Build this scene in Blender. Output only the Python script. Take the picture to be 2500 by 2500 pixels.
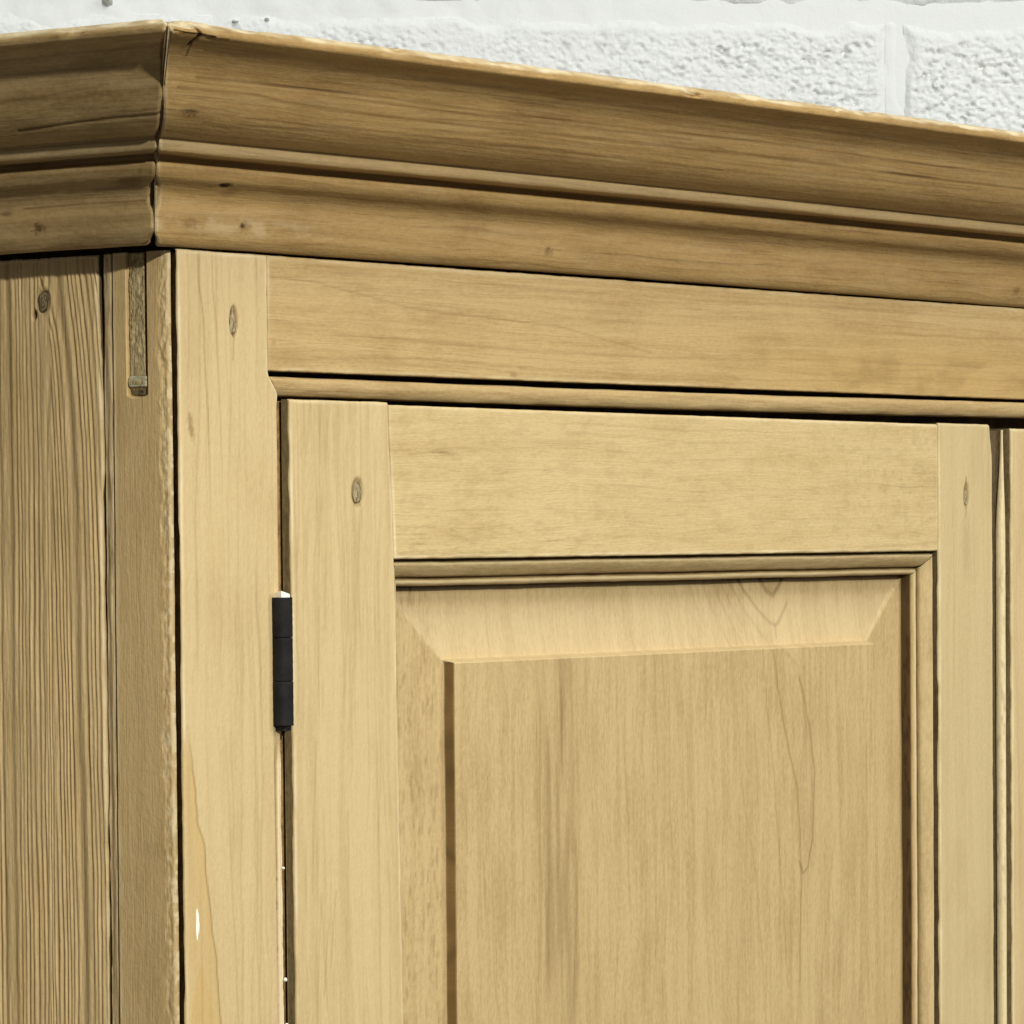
import bpy, math
import numpy as np
from mathutils import Matrix, Vector

for _o in list(bpy.data.objects):
    bpy.data.objects.remove(_o)
scene = bpy.context.scene

# ------------------------------------------------------------------ camera
K = 0.00065                                   # metres per drawing unit of the cupboard
CORNER = np.array([0.0, 0.0, 1.75])           # top of the cupboard's front corner, below the cornice
CAM = np.array([-1.72940523, -1.48332582, 1.60713842])
CAM = CORNER + (CAM - CORNER) * 0.65
R_ = Vector((0.59355377, -0.80474891, -0.00855028))
U_ = Vector((0.04320314, 0.02125262, 0.99884023))
A_ = Vector((0.80363388, 0.59323479, -0.04738225))
cam_data = bpy.data.cameras.new("camera")
cam = bpy.data.objects.new("camera", cam_data)
scene.collection.objects.link(cam)
M = Matrix.Identity(4)
for i in range(3):
    M[i][0] = R_[i]; M[i][1] = U_[i]; M[i][2] = -A_[i]; M[i][3] = CAM[i]
cam.matrix_world = M
cam_data.sensor_width = 36.0
cam_data.lens = 36.0 * 10977.0 / 2500.0
cam_data.shift_y = 577.5 / 2500.0
cam_data.clip_start = 0.05
cam_data.clip_end = 60.0
scene.camera = cam
scene.render.resolution_x = 1024
scene.render.resolution_y = 1024

# ------------------------------------------------------------------ light
world = bpy.data.worlds.new("World")
scene.world = world
world.use_nodes = True
bg = world.node_tree.nodes["Background"]
bg.inputs[0].default_value = (1.0, 0.96, 0.86, 1)
bg.inputs[1].default_value = 0.13
vs = scene.view_settings
vs.view_transform = 'Standard'; vs.look = 'None'; vs.exposure = 0.05; vs.gamma = 1.0
scene.display_settings.display_device = 'sRGB'


def area_lamp(name, loc, target, size, power, color):
    d = bpy.data.lights.new(name, 'AREA')
    d.shape = 'DISK'; d.size = size; d.energy = power; d.color = color
    o = bpy.data.objects.new(name, d); scene.collection.objects.link(o)
    o.location = loc
    o.rotation_euler = (Vector(target) - Vector(loc)).to_track_quat('-Z', 'Y').to_euler()
    return o


Ldir = Vector((-0.52, -0.80, 0.29)).normalized()
tgt = Vector((0.15, 0.0, 1.70))
area_lamp("key_lamp", tgt + Ldir * 4.5, tgt, 0.16, 138.0, (0.985, 0.985, 0.90))
area_lamp("ceiling_lamp", (-0.35, -1.5, 3.9), (0.35, 0.1, 1.7), 1.5, 54.0, (0.985, 0.99, 0.95))
area_lamp("ceiling_lamp", (1.9, -3.0, 2.9), (0.35, 0.0, 1.7), 1.0, 40.0, (1.0, 0.985, 0.94))


# ------------------------------------------------------------------ noise
_rng = np.random.RandomState(7)
_TAB = _rng.rand(256, 256)


def vnoise(x, y, seed=0):
    x = np.asarray(x, float) + seed * 17.31; y = np.asarray(y, float) + seed * 9.73
    xi = np.floor(x).astype(int); yi = np.floor(y).astype(int)
    fx = x - xi; fy = y - yi
    fx = fx * fx * fx * (fx * (fx * 6 - 15) + 10); fy = fy * fy * fy * (fy * (fy * 6 - 15) + 10)
    a = _TAB[xi & 255, yi & 255]; b = _TAB[(xi + 1) & 255, yi & 255]
    c = _TAB[xi & 255, (yi + 1) & 255]; d = _TAB[(xi + 1) & 255, (yi + 1) & 255]
    return (a * (1 - fx) + b * fx) * (1 - fy) + (c * (1 - fx) + d * fx) * fy - 0.5


def fbm(x, y, seed=0, octaves=4, gain=0.5):
    s = 0.0; a = 1.0
    for o in range(octaves):
        s = s + a * vnoise(x * 2 ** o, y * 2 ** o, seed + o * 3)
        a *= gain
    return s


def sst(a, b, x):
    t = np.clip((x - a) / (b - a), 0, 1)
    return t * t * (3 - 2 * t)


# ------------------------------------------------------------------ materials
class NT:
    """small helper for wiring shader node trees"""
    def __init__(self, name):
        self.m = bpy.data.materials.new(name); self.m.use_nodes = True
        self.t = self.m.node_tree
        self.b = self.t.nodes['Principled BSDF']

    def n(self, kind, **kw):
        nd = self.t.nodes.new(kind)
        for k, v in kw.items():
            if k.startswith('i_'):
                key = k[2:].replace('_', ' ')
                self.put(nd.inputs[int(key) if key.isdigit() else key], v)
            else:
                setattr(nd, k, v)
        return nd

    def put(self, sock, v):
        if hasattr(v, 'links') or isinstance(v, bpy.types.NodeSocket):
            self.t.links.new(v, sock)
        elif hasattr(v, 'outputs'):
            self.t.links.new(v.outputs[0], sock)
        else:
            sock.default_value = v

    def math(self, op, a, b=0.0, c=None, clamp=False):
        nd = self.t.nodes.new('ShaderNodeMath'); nd.operation = op; nd.use_clamp = clamp
        self.put(nd.inputs[0], a); self.put(nd.inputs[1], b)
        if c is not None: self.put(nd.inputs[2], c)
        return nd.outputs[0]

    def rng(self, v, a, b, c=0.0, d=1.0, smooth=True):
        nd = self.t.nodes.new('ShaderNodeMapRange'); nd.interpolation_type = 'SMOOTHSTEP' if smooth else 'LINEAR'
        self.put(nd.inputs[0], v)
        for i, q in enumerate((a, b, c, d)): nd.inputs[i + 1].default_value = q
        return nd.outputs[0]

    def mix(self, f, a, b, mode='MIX'):
        nd = self.t.nodes.new('ShaderNodeMix'); nd.data_type = 'RGBA'; nd.blend_type = mode
        self.put(nd.inputs[0], f); self.put(nd.inputs[6], a); self.put(nd.inputs[7], b)
        return nd.outputs[2]

    def vec(self, x, y, z=0.0):
        nd = self.t.nodes.new('ShaderNodeCombineXYZ')
        self.put(nd.inputs[0], x); self.put(nd.inputs[1], y); self.put(nd.inputs[2], z)
        return nd.outputs[0]

    def noise(self, v, scale, detail=4.0, rough=0.55, dist=0.0):
        nd = self.t.nodes.new('ShaderNodeTexNoise')
        self.put(nd.inputs['Vector'], v); nd.inputs['Scale'].default_value = scale
        nd.inputs['Detail'].default_value = detail; nd.inputs['Roughness'].default_value = rough
        nd.inputs['Distortion'].default_value = dist
        return nd.outputs[0]


def c4(r, g, b): return (r, g, b, 1.0)


def wood(name, light, dark, off=0.0, rings=0.30, ring_amp=0.35, warp=1.0, streak=0.5, fibre=0.3,
         blotch=0.35, stain=0.3, rough=0.55, bump=0.12, gloss=0.3, stain_col=None, v0=0.0, pale_col=None, sfreq=1.0, slen=1.0):
    """Bare waxed pine. 'gr' = (along grain, across grain, 0) in drawing units."""
    t = NT(name)
    at = t.n('ShaderNodeAttribute', attribute_name='gr')
    sp = t.n('ShaderNodeSeparateXYZ', i_0=at.outputs['Vector'])
    u = t.math('ADD', sp.outputs[0], off * 137.0)
    v = t.math('ADD', sp.outputs[1], off * 61.0 + v0)
    # slow wander of the grain
    w1 = t.noise(t.vec(t.math('MULTIPLY', u, 0.0055), t.math('MULTIPLY', v, 0.03), off), 1.0, 2.0)
    w2 = t.noise(t.vec(t.math('MULTIPLY', u, 0.022), t.math('MULTIPLY', v, 0.12), off + 3), 1.0, 2.0)
    vw = t.math('ADD', v, t.math('MULTIPLY', t.math('SUBTRACT', w1, 0.5), 34.0 * warp))
    vw = t.math('ADD', vw, t.math('MULTIPLY', t.math('SUBTRACT', w2, 0.5), 2.2 * warp))
    # growth rings: irregular thin late-wood lines
    ph = t.math('MULTIPLY', vw, rings)
    jit = t.noise(t.vec(t.math('MULTIPLY', u, 0.004), t.math('MULTIPLY', vw, 0.11), off + 9), 1.0, 3.0)
    ph = t.math('ADD', ph, t.math('MULTIPLY', jit, 3.2))
    fr = t.math('FRACT', ph)
    line = t.math('POWER', fr, 4.0)
    line = t.math('MULTIPLY', line, t.rng(fr, 0.93, 1.0, 1.0, 0.0))
    amp = t.noise(t.vec(t.math('MULTIPLY', u, 0.012), t.math('MULTIPLY', vw, 0.07), off + 5), 1.0, 3.0)
    line = t.math('MULTIPLY', line, t.rng(amp, 0.38, 0.66))
    # streaks and fibres
    s1 = t.noise(t.vec(t.math('MULTIPLY', u, 0.0045 * slen), t.math('MULTIPLY', vw, 0.17 * sfreq), off + 1), 1.0, 5.0, 0.6)
    s2 = t.noise(t.vec(t.math('MULTIPLY', u, 0.045), t.math('MULTIPLY', vw, 0.95), off + 2), 1.0, 3.0, 0.65)
    m = t.noise(t.vec(t.math('MULTIPLY', u, 0.24), t.math('MULTIPLY', v, 0.46), off + 4), 1.0, 3.0, 0.6)
    st = t.noise(t.vec(t.math('MULTIPLY', u, 0.016), t.math('MULTIPLY', v, 0.026), off + 6), 1.0, 3.0, 0.5)
    fleck = t.noise(t.vec(t.math('MULTIPLY', u, 0.7), t.math('MULTIPLY', v, 1.1), off + 8), 1.0, 2.0, 0.5)
    f = t.math('MULTIPLY', line, ring_amp)
    f = t.math('ADD', f, t.math('MULTIPLY', t.rng(s1, 0.36, 0.68), streak))
    f = t.math('ADD', f, t.math('MULTIPLY', t.math('SUBTRACT', s2, 0.5), fibre * 1.5))
    f = t.math('ADD', f, t.math('MULTIPLY', t.math('SUBTRACT', m, 0.5), blotch * 2.2))
    f = t.math('ADD', f, t.math('MULTIPLY', t.rng(st, 0.45, 0.72), stain))
    f = t.math('ADD', f, t.math('MULTIPLY', t.rng(fleck, 0.62, 0.8), 0.12), clamp=True)
    col = t.mix(f, c4(*light), c4(*dark))
    if stain_col is not None:
        col = t.mix(t.math('MULTIPLY', t.rng(st, 0.5, 0.75), 0.6), col, c4(*stain_col))
    # features laid out on the board itself: dirt in dents, knots' halo, resin tongues, painted shade and highlights
    mk = t.n('ShaderNodeAttribute', attribute_name='mark')
    tn = t.n('ShaderNodeAttribute', attribute_name='tint')
    col = t.mix(t.math('MULTIPLY', tn.outputs['Fac'], 1.0, clamp=True), col,
                t.mix(0.5, col, c4(light[0] * 0.88, light[1] * 0.72, light[2] * 0.40)))
    col = t.mix(t.math('MULTIPLY', mk.outputs['Fac'], 1.7, clamp=True), col,
                c4(light[0] * 0.43, light[1] * 0.365, light[2] * 0.275))
    col = t.mix(t.rng(mk.outputs['Fac'], 0.42, 1.0), col,
                c4(light[0] * 0.08, light[1] * 0.055, light[2] * 0.035))
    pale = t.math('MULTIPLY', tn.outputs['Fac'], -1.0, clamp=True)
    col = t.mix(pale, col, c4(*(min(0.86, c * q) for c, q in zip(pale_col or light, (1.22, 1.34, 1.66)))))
    t.put(t.b.inputs['Base Color'], col)
    rr = t.math('ADD', rough - 0.08, t.math('MULTIPLY', m, 0.16))
    t.put(t.b.inputs['Roughness'], rr)
    t.b.inputs['Specular IOR Level'].default_value = gloss
    h = t.math('ADD', t.math('MULTIPLY', s2, 0.9), t.math('MULTIPLY', line, -0.35))
    h = t.math('ADD', h, t.math('MULTIPLY', m, 0.9))
    h = t.math('ADD', h, t.math('MULTIPLY', fleck, 0.35))
    bp = t.n('ShaderNodeBump'); bp.inputs['Strength'].default_value = 1.0
    bp.inputs['Distance'].default_value = bump * 0.001
    t.put(bp.inputs['Height'], h)
    t.put(t.b.inputs['Normal'], bp.outputs[0])
    return t.m


def plain(name, col, rough=0.8, noise_amt=0.25, scale=300.0, metallic=0.0, bump=0.0, spec=0.3):
    t = NT(name)
    tc = t.n('ShaderNodeNewGeometry')
    nz = t.noise(tc.outputs['Position'], scale, 4.0)
    d = tuple(c * (1 - noise_amt) for c in col); l = tuple(min(1, c * (1 + noise_amt)) for c in col)
    t.put(t.b.inputs['Base Color'], t.mix(t.rng(nz, 0.3, 0.7), c4(*d), c4(*l)))
    t.b.inputs['Roughness'].default_value = rough; t.b.inputs['Metallic'].default_value = metallic
    t.b.inputs['Specular IOR Level'].default_value = spec
    if bump:
        bp = t.n('ShaderNodeBump'); bp.inputs['Distance'].default_value = bump
        t.put(bp.inputs['Height'], nz); t.put(t.b.inputs['Normal'], bp.outputs[0])
    return t.m


PINE_L = (0.60, 0.450, 0.222); PINE_D = (0.385, 0.262, 0.104)
m_post = wood('pine_post', (0.595, 0.450, 0.232), (0.42, 0.292, 0.128), off=1.0, rings=0.06, ring_amp=0.25, warp=0.6, streak=0.25, fibre=0.22, blotch=0.35, stain=0.2, bump=.16)
m_frieze = wood('pine_frieze', (0.53, 0.375, 0.168), (0.330, 0.200, 0.070), off=2.3, rings=0.18, ring_amp=0.30, warp=0.30, streak=0.34, fibre=0.42, blotch=0.34, stain=0.28, bump=.16)
m_bead = wood('pine_bead', (0.515, 0.370, 0.172), (0.30, 0.185, 0.068), off=3.1, rings=0.12, ring_amp=0.2, warp=0.3, streak=0.5, fibre=0.35, blotch=0.35, stain=0.3)
m_stile = wood('pine_stile', (0.60, 0.458, 0.236), (0.43, 0.302, 0.132), off=4.4, rings=0.08, ring_amp=0.28, warp=0.6, streak=0.42, fibre=0.34, blotch=0.30, stain=0.18, bump=.16)
m_rail = wood('pine_door_rail', (0.60, 0.453, 0.224), (0.44, 0.305, 0.125), off=5.2, rings=0.06, ring_amp=0.12, warp=0.4, streak=0.30, fibre=0.22, blotch=0.42, stain=0.25, slen=1.6, bump=.16)
m_stile2 = wood('pine_stile_greyer', (0.565, 0.440, 0.228), (0.43, 0.315, 0.145), off=6.7, rings=0.05, ring_amp=0.12, warp=0.4, streak=0.25, fibre=0.18, blotch=0.32, stain=0.3, bump=.16)
m_panel = wood('pine_panel', (0.545, 0.400, 0.195), (0.355, 0.232, 0.092), off=7.9, rings=0.06, ring_amp=0.18, warp=0.7, streak=0.34, fibre=0.48, blotch=0.55, stain=0.20, sfreq=1.05, slen=1.6, bump=.18)
m_mould = wood('pine_moulding', (0.53, 0.395, 0.192), (0.31, 0.203, 0.080), off=8.8, rings=0.08, ring_amp=0.10, warp=0.2, streak=0.4, fibre=0.3, blotch=0.4, stain=0.2)
m_cornice = wood('pine_cornice', (0.405, 0.258, 0.094), (0.190, 0.102, 0.028), off=9.6, rings=0.17, ring_amp=0.50, warp=0.30, streak=0.42, fibre=0.40, blotch=0.30, stain=0.22, pale_col=(0.64, 0.51, 0.28), bump=.2)
m_cornice_s = wood('pine_cornice_side', (0.445, 0.305, 0.135), (0.235, 0.142, 0.050), off=10.7, rings=0.10, ring_amp=0.35, warp=0.25, streak=0.45, fibre=0.30, blotch=0.45, stain=0.35, pale_col=(0.64, 0.51, 0.28), bump=.2)
m_slab = wood('pine_side_stile', (0.650, 0.460, 0.215), (0.47, 0.312, 0.128), off=11.4, rings=0.05, ring_amp=0.1, warp=0.3, streak=0.3, fibre=0.15, blotch=0.45, stain=0.35, bump=.2)
m_plank = wood('pine_weathered_plank', (0.70, 0.510, 0.255), (0.47, 0.320, 0.140), off=12.2, rings=0.05, ring_amp=0.0, warp=0.15, streak=0.40, fibre=0.35, blotch=0.35, stain=0.25, bump=0.2)
m_dirty = wood('pine_raw_edge', (0.125, 0.088, 0.040), (0.055, 0.034, 0.012), off=13.3, rings=0.05, ring_amp=0.1, streak=0.4, fibre=0.3, blotch=0.9, stain=0.4)
m_beadw = wood('pine_meeting_bead', (0.74, 0.61, 0.36), (0.52, 0.39, 0.19), off=17.2, rings=0.05, ring_amp=0.1, streak=0.3, fibre=0.2, blotch=0.4, stain=0.2, rough=0.45)  # paler than the stiles: the bead's highlight put into its base colour
m_edge = wood('pine_door_edge', (0.22, 0.165, 0.080), (0.11, 0.075, 0.028), off=19.3, rings=0.05, ring_amp=0.1, streak=0.5, fibre=0.4, blotch=0.9, stain=0.4)
m_dark = plain('dark_inside', (0.075, 0.040, 0.016), 0.9, 0.4, 120)
m_gap_shade = wood('pine_gap_shade', (0.50, 0.30, 0.115), (0.20, 0.11, 0.035), off=18.3, rings=0.05, ring_amp=0.1, streak=0.5, fibre=0.3, blotch=1.2, stain=0.6)  # for the boxes added inside gaps as brown shade
m_plug = wood('plug_wood', (0.50, 0.405, 0.235), (0.20, 0.145, 0.066), off=14.1, rings=0.6, ring_amp=0.4, warp=0.6, streak=0.4, fibre=0.8, blotch=1.6, stain=0.2, bump=0.6)
m_knot = wood('knot_wood', (0.36, 0.28, 0.155), (0.12, 0.08, 0.035), off=15.1, rings=0.5, ring_amp=0.8, warp=0.8, streak=0.5, fibre=0.8, blotch=1.4, stain=0.2, bump=0.6)
m_slat = wood('grey_filler_slat', (0.54, 0.42, 0.215), (0.32, 0.23, 0.10), off=16.4, rings=0.3, ring_amp=0.2, warp=1.0, streak=0.25, fibre=0.5, blotch=0.9, stain=0.2, bump=0.6)
m_filler = wood('pale_grey_filler', (0.56, 0.53, 0.36), (0.42, 0.385, 0.24), off=20.2, rings=0.1, ring_amp=0.1, streak=0.3, fibre=0.2, blotch=0.5, stain=0.3)
m_black = plain('black_hinge_steel', (0.008, 0.0072, 0.007), 0.72, 0.5, 160.0, metallic=0.0, bump=0.0002, spec=0.25)
m_white = plain('white_paint_fleck', (0.88, 0.86, 0.76), 0.5, 0.04, 300.0)

# ------------------------------------------------------------------ meshes
COL = scene.collection


def link(name, me, parent=None, mats=()):
    o = bpy.data.objects.new(name, me); COL.objects.link(o)
    if parent is not None: o.parent = parent
    for m in mats: me.materials.append(m)
    return o


def build(name, V, faces, gr, mark, tint, mats, fmat=None, smooth=None, parent=None):
    """V (n,3) world metres, faces (m,4) ints."""
    me = bpy.data.meshes.new(name)
    n = len(V); m = len(faces)
    me.vertices.add(n); me.vertices.foreach_set('co', np.asarray(V, np.float32).ravel())
    me.loops.add(m * 4); me.loops.foreach_set('vertex_index', np.asarray(faces, np.int32).ravel())
    me.polygons.add(m)
    me.polygons.foreach_set('loop_start', np.arange(0, m * 4, 4, dtype=np.int32))
    me.polygons.foreach_set('loop_total', np.full(m, 4, np.int32))
    if fmat is not None: me.polygons.foreach_set('material_index', np.asarray(fmat, np.int32))
    me.update(calc_edges=True)
    me.polygons.foreach_set('use_smooth', np.ones(m, bool) if smooth is None else np.asarray(smooth, bool))
    a = me.attributes.new('gr', 'FLOAT_VECTOR', 'POINT'); a.data.foreach_set('vector', np.asarray(gr, np.float32).ravel())
    a = me.attributes.new('mark', 'FLOAT', 'POINT'); a.data.foreach_set('value', np.asarray(mark, np.float32).ravel())
    a = me.attributes.new('tint', 'FLOAT', 'POINT'); a.data.foreach_set('value', np.asarray(tint, np.float32).ravel())
    me.validate()
    return link(name, me, parent, mats)


def world(x, y, z):
    return np.stack([x * K + CORNER[0], y * K + CORNER[1], z * K + CORNER[2]], -1)


def axis(a, b, step, dense=None, edge=1.6):
    """sample positions from a to b; fine near both edges and inside 'dense' spans"""
    pts = [a, b]
    for e in (0.0, 0.12, 0.3, 0.6, 1.0, edge):
        pts += [a + e, b - e]
    if dense is None: dense = [(a, b, step)]
    for (p, q, s) in dense:
        p = max(p, a); q = min(q, b)
        if q > p: pts += list(np.arange(p, q, s)) + [q]
    pts = np.unique(np.round(pts, 3))
    keep = [pts[0]]
    for q in pts[1:]:
        if q - keep[-1] > 0.05: keep.append(q)
    keep[-1] = pts[-1]
    return np.array(keep)


def board(name, us, vs, face, y0, thick, mats, parent, side='front', lo=None, hi=None, top=None, bot=None,
          depth=None, round_r=0.9, wear=0.25, seed=1, grain='v', mark=None, tint=None, shift=0.0, back=True, inset=(0, 0), arris=0.55, seam=(0.25, 0.25)):
    """Board as a fine height field. u runs across the picture plane (x on the front, y on the side), v = z.
    lo(v)/hi(v): the true left and right edge; top(u)/bot(u): the true upper and lower edge."""
    nu, nv = len(us), len(vs)
    Ug, Vg = np.meshgrid(us, vs, indexing='ij')
    a, b = us[0], us[-1]; c, d = vs[0], vs[-1]
    l = lo(Vg) if lo else a + 0 * Vg
    h = hi(Vg) if hi else b + 0 * Vg
    cen = (a + b) / 2
    wl = 0.22 * fbm(Vg / 9.0, 0 * Vg + seed, seed, 4) * wear * 4
    wh = 0.22 * fbm(Vg / 9.0, 0 * Vg + seed + 5, seed + 1, 4) * wear * 4
    U2 = Ug + (l - a + wl) * (1 - sst(0, 0.5, (Ug - a) / (b - a))) + (h - b + wh) * sst(0.5, 1, (Ug - a) / (b - a))
    tt = top(U2) if top else d + 0 * U2
    bb = bot(U2) if bot else c + 0 * U2
    zone = max(4.0, 0.0)
    V2 = Vg + (tt - d + 0.18 * wear * 4 * fbm(Ug / 9.0, 0 * Ug, seed + 2, 4)) * sst(d - max(20., (d - c) * .2), d, Vg) \
            + (bb - c + 0.18 * wear * 4 * fbm(Ug / 9.0, 0 * Ug, seed + 3, 4)) * (1 - sst(c, c + max(20., (d - c) * .2), Vg))
    # edge rounding
    r = round_r * (1 + 0.7 * fbm(Ug / 14., Vg / 14., seed + 8, 2))
    def rnd(dist):
        t = np.clip(1 - dist / np.maximum(r, 0.05), 0, 1)
        return r * (1 - np.sqrt(np.clip(1 - t * t, 0, 1)))
    D = rnd(Ug - a) + rnd(b - Ug) + rnd(Vg - c) + rnd(d - Vg)
    D = np.minimum(D, round_r * 1.3)
    D += 0.22 * fbm(Ug / 60., Vg / 60., seed + 4, 2)
    if depth is not None: D = D + depth(U2, V2)
    mk = np.zeros_like(D) if mark is None else mark(U2, V2)
    tn = np.zeros_like(D) if tint is None else tint(U2, V2)
    # rubbed, paler arrises and dirt with painted joint shade where boards meet
    dl = Ug - a; dr_ = b - Ug; dv = np.minimum(Vg - c, d - Vg)
    ed = np.minimum(np.minimum(dl, dr_), dv)
    wn = np.clip(0.75 + 1.1 * fbm(Ug / 20., Vg / 20., seed + 21, 3), 0, 1.4)
    if arris: tn = tn - arris * wn * np.exp(-((ed - 1.1) / 0.9) ** 2)
    mk = mk + seam[0] * np.exp(-dl / 0.35) + seam[1] * np.exp(-dr_ / 0.35)
    mk = np.clip(mk, 0, 1)
    idx = np.arange(nu * nv).reshape(nu, nv)
    f = np.stack([idx[:-1, :-1], idx[1:, :-1], idx[1:, 1:], idx[:-1, 1:]], -1).reshape(-1, 4)
    if side == 'side': f = f[:, ::-1]
    def pos(u, v, dd):
        if side == 'front': return world(u, y0 + dd, v)
        return world(y0 + dd, u, v)
    Vt = pos(U2, V2, D).reshape(-1, 3)
    gr = np.stack([V2, U2, D], -1) if grain == 'v' else np.stack([U2, V2, D], -1)
    gr = gr.reshape(-1, 3)
    mk = mk.ravel(); tn = tn.ravel()
    # skirt
    loop = np.concatenate([idx[:, 0], idx[-1, 1:], idx[-2::-1, -1], idx[0, -2:0:-1]])
    uL, vL = U2.ravel()[loop], V2.ravel()[loop]
    n0 = len(Vt); nl = len(loop)
    topv = Vt[loop]
    ub = uL + inset[0] * (uL < cen) - inset[1] * (uL >= cen)
    bk = pos(ub, vL, np.full(nl, float(thick)))
    Vt = np.concatenate([Vt, topv, bk])
    g2 = np.stack([vL, uL, np.zeros(nl)], -1) if grain == 'v' else np.stack([uL, vL, np.zeros(nl)], -1)
    g3 = g2.copy(); g3[:, 1] += thick
    gr = np.concatenate([gr, g2, g3]); mk = np.concatenate([mk, mk[loop] * 0, mk[loop] * 0]); tn = np.concatenate([tn, tn[loop] * 0, tn[loop] * 0])
    i0 = n0 + np.arange(nl); i1 = n0 + (np.arange(nl) + 1) % nl
    sk = np.stack([i0, i0 + nl, i1 + nl, i1], -1)
    if side == 'side': sk = sk[:, ::-1]
    faces = np.concatenate([f, sk]); fm = np.concatenate([np.zeros(len(f)), np.ones(len(sk))])
    sm = np.concatenate([np.ones(len(f)), np.zeros(len(sk))])
    if back:
        # closing face: four corners of the back
        cidx = [0, nu - 1, nu - 1 + nv - 1, 2 * (nu - 1) + nv - 1]
        q = np.array([[n0 + nl + k for k in cidx][::-1]])
        if side == 'side': q = q[:, ::-1]
        faces = np.concatenate([faces, q]); fm = np.append(fm, 1); sm = np.append(sm, 0)
    if shift: gr[:, 0] += shift
    return build(name, Vt, faces, gr, mk, tn, mats, fm, sm, parent)


def box(name, x0, x1, y0, y1, z0, z1, mats, parent=None):
    V = np.array([(x, y, z) for x in (x0, x1) for y in (y0, y1) for z in (z0, z1)], float)
    W = world(V[:, 0], V[:, 1], V[:, 2])
    F_ = [(0, 1, 3, 2), (4, 6, 7, 5), (0, 4, 5, 1), (2, 3, 7, 6), (0, 2, 6, 4), (1, 5, 7, 3)]
    return build(name, W, np.array(F_), np.stack([V[:, 2], V[:, 0] + V[:, 1], V[:, 0] * 0], -1), np.zeros(8), np.zeros(8), mats, None, np.zeros(6), parent)


def sweep(name, frames, prof, mats, parent, disp=None, mark=None, tint=None, cap=True, grain_off=0.0, flip=False):
    """frames: list of functions s-grid -> placed by caller. Here: S (n,) stations, prof (m,2).
    frames(S, P0, P1) returns world xyz for arrays; disp/mark take (S, arc, P0, P1)."""
    S, fn = frames
    prof = np.asarray(prof, float)
    arc = np.concatenate([[0], np.cumsum(np.hypot(*(np.diff(prof, axis=0).T)))])
    tang = np.gradient(prof, axis=0); tl = np.hypot(tang[:, 0], tang[:, 1]) + 1e-9
    nrm = np.stack([tang[:, 1], -tang[:, 0]], -1) / tl[:, None]
    Sg, Ig = np.meshgrid(S, np.arange(len(prof)), indexing='ij')
    P0 = prof[Ig, 0]; P1 = prof[Ig, 1]; Ag = arc[Ig]
    if disp is not None:
        dd = disp(Sg, Ag, P0, P1)
        Q0 = P0 + nrm[Ig, 0] * dd; Q1 = P1 + nrm[Ig, 1] * dd
    else: Q0, Q1 = P0, P1
    mk = np.zeros_like(P0) if mark is None else mark(Sg, Ag, P0, P1)
    tn = np.zeros_like(P0) if tint is None else tint(Sg, Ag, P0, P1)
    X = fn(Sg, Q0, Q1)
    ns, npf = Sg.shape
    idx = np.arange(ns * npf).reshape(ns, npf)
    f = np.stack([idx[:-1, :-1], idx[1:, :-1], idx[1:, 1:], idx[:-1, 1:]], -1).reshape(-1, 4)
    if flip: f = f[:, ::-1]
    gr = np.stack([Sg + grain_off, Ag, 0 * Ag], -1).reshape(-1, 3)
    return X, f, gr, mk, tn, idx


def resample(pts, step):
    pts = np.asarray(pts, float); out = [pts[0]]
    for a, b in zip(pts[:-1], pts[1:]):
        n = max(1, int(np.ceil(np.hypot(*(b - a)) / step)))
        for k in range(1, n + 1): out.append(a + (b - a) * k / n)
    return np.array(out)


def smooth_prof(pts, step=0.8, it=1):
    """Chaikin corner cutting of an open polyline, then resample"""
    pts = np.asarray(pts, float)
    for _ in range(it):
        q = [pts[0]]
        for a, b in zip(pts[:-1], pts[1:]):
            q += [a * .75 + b * .25, a * .25 + b * .75]
        q.append(pts[-1]); pts = np.array(q)
    return resample(pts, step)


def ell(U, V, u0, v0, a, b, soft=0.4, rot=0.0, seed=None, rag=0.25):
    x = U - u0; y = V - v0
    c, s = math.cos(rot), math.sin(rot)
    x, y = x * c + y * s, -x * s + y * c
    q = np.sqrt((x / a) ** 2 + (y / b) ** 2)
    if seed is not None: q = q + rag * fbm(U * 1.3, V * 0.7, seed, 3)
    return 1 - sst(1 - soft, 1 + soft, q)


def poly_line(U, V, pts, w, soft=0.5):
    """distance mask to a polyline"""
    D = np.full(U.shape, 1e9)
    for (ax, ay), (bx, by) in zip(pts[:-1], pts[1:]):
        dx, dy = bx - ax, by - ay
        t = np.clip(((U - ax) * dx + (V - ay) * dy) / (dx * dx + dy * dy), 0, 1)
        D = np.minimum(D, np.hypot(U - ax - t * dx, V - ay - t * dy))
    return 1 - sst(w * (1 - soft), w * (1 + soft), D)


def growth(U, V, seed, x0, x1, n, amp, wander=5.0, scale=110., width=.6):
    """a family of thin late-wood lines that wander together; U across the grain, V along it"""
    r = np.random.RandomState(seed); m = np.zeros_like(U)
    for k in range(n):
        x = x0 + (x1 - x0) * (k + .5 + .6 * (r.rand() - .5)) / n
        c = x + wander * fbm(V / scale, 0 * V + x / 60., seed, 3) + .5 * fbm(V / 14., 0 * V, seed + k, 2)
        on = sst(-.18, .18, fbm(V / (50. + 60 * r.rand()), 0 * V, seed + 7 * k, 2) + .25 * (r.rand() - .4))
        m += amp * (.5 + r.rand()) * np.exp(-((U - c) / (width * (.7 + .8 * r.rand()))) ** 2) * on
    return m


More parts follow.
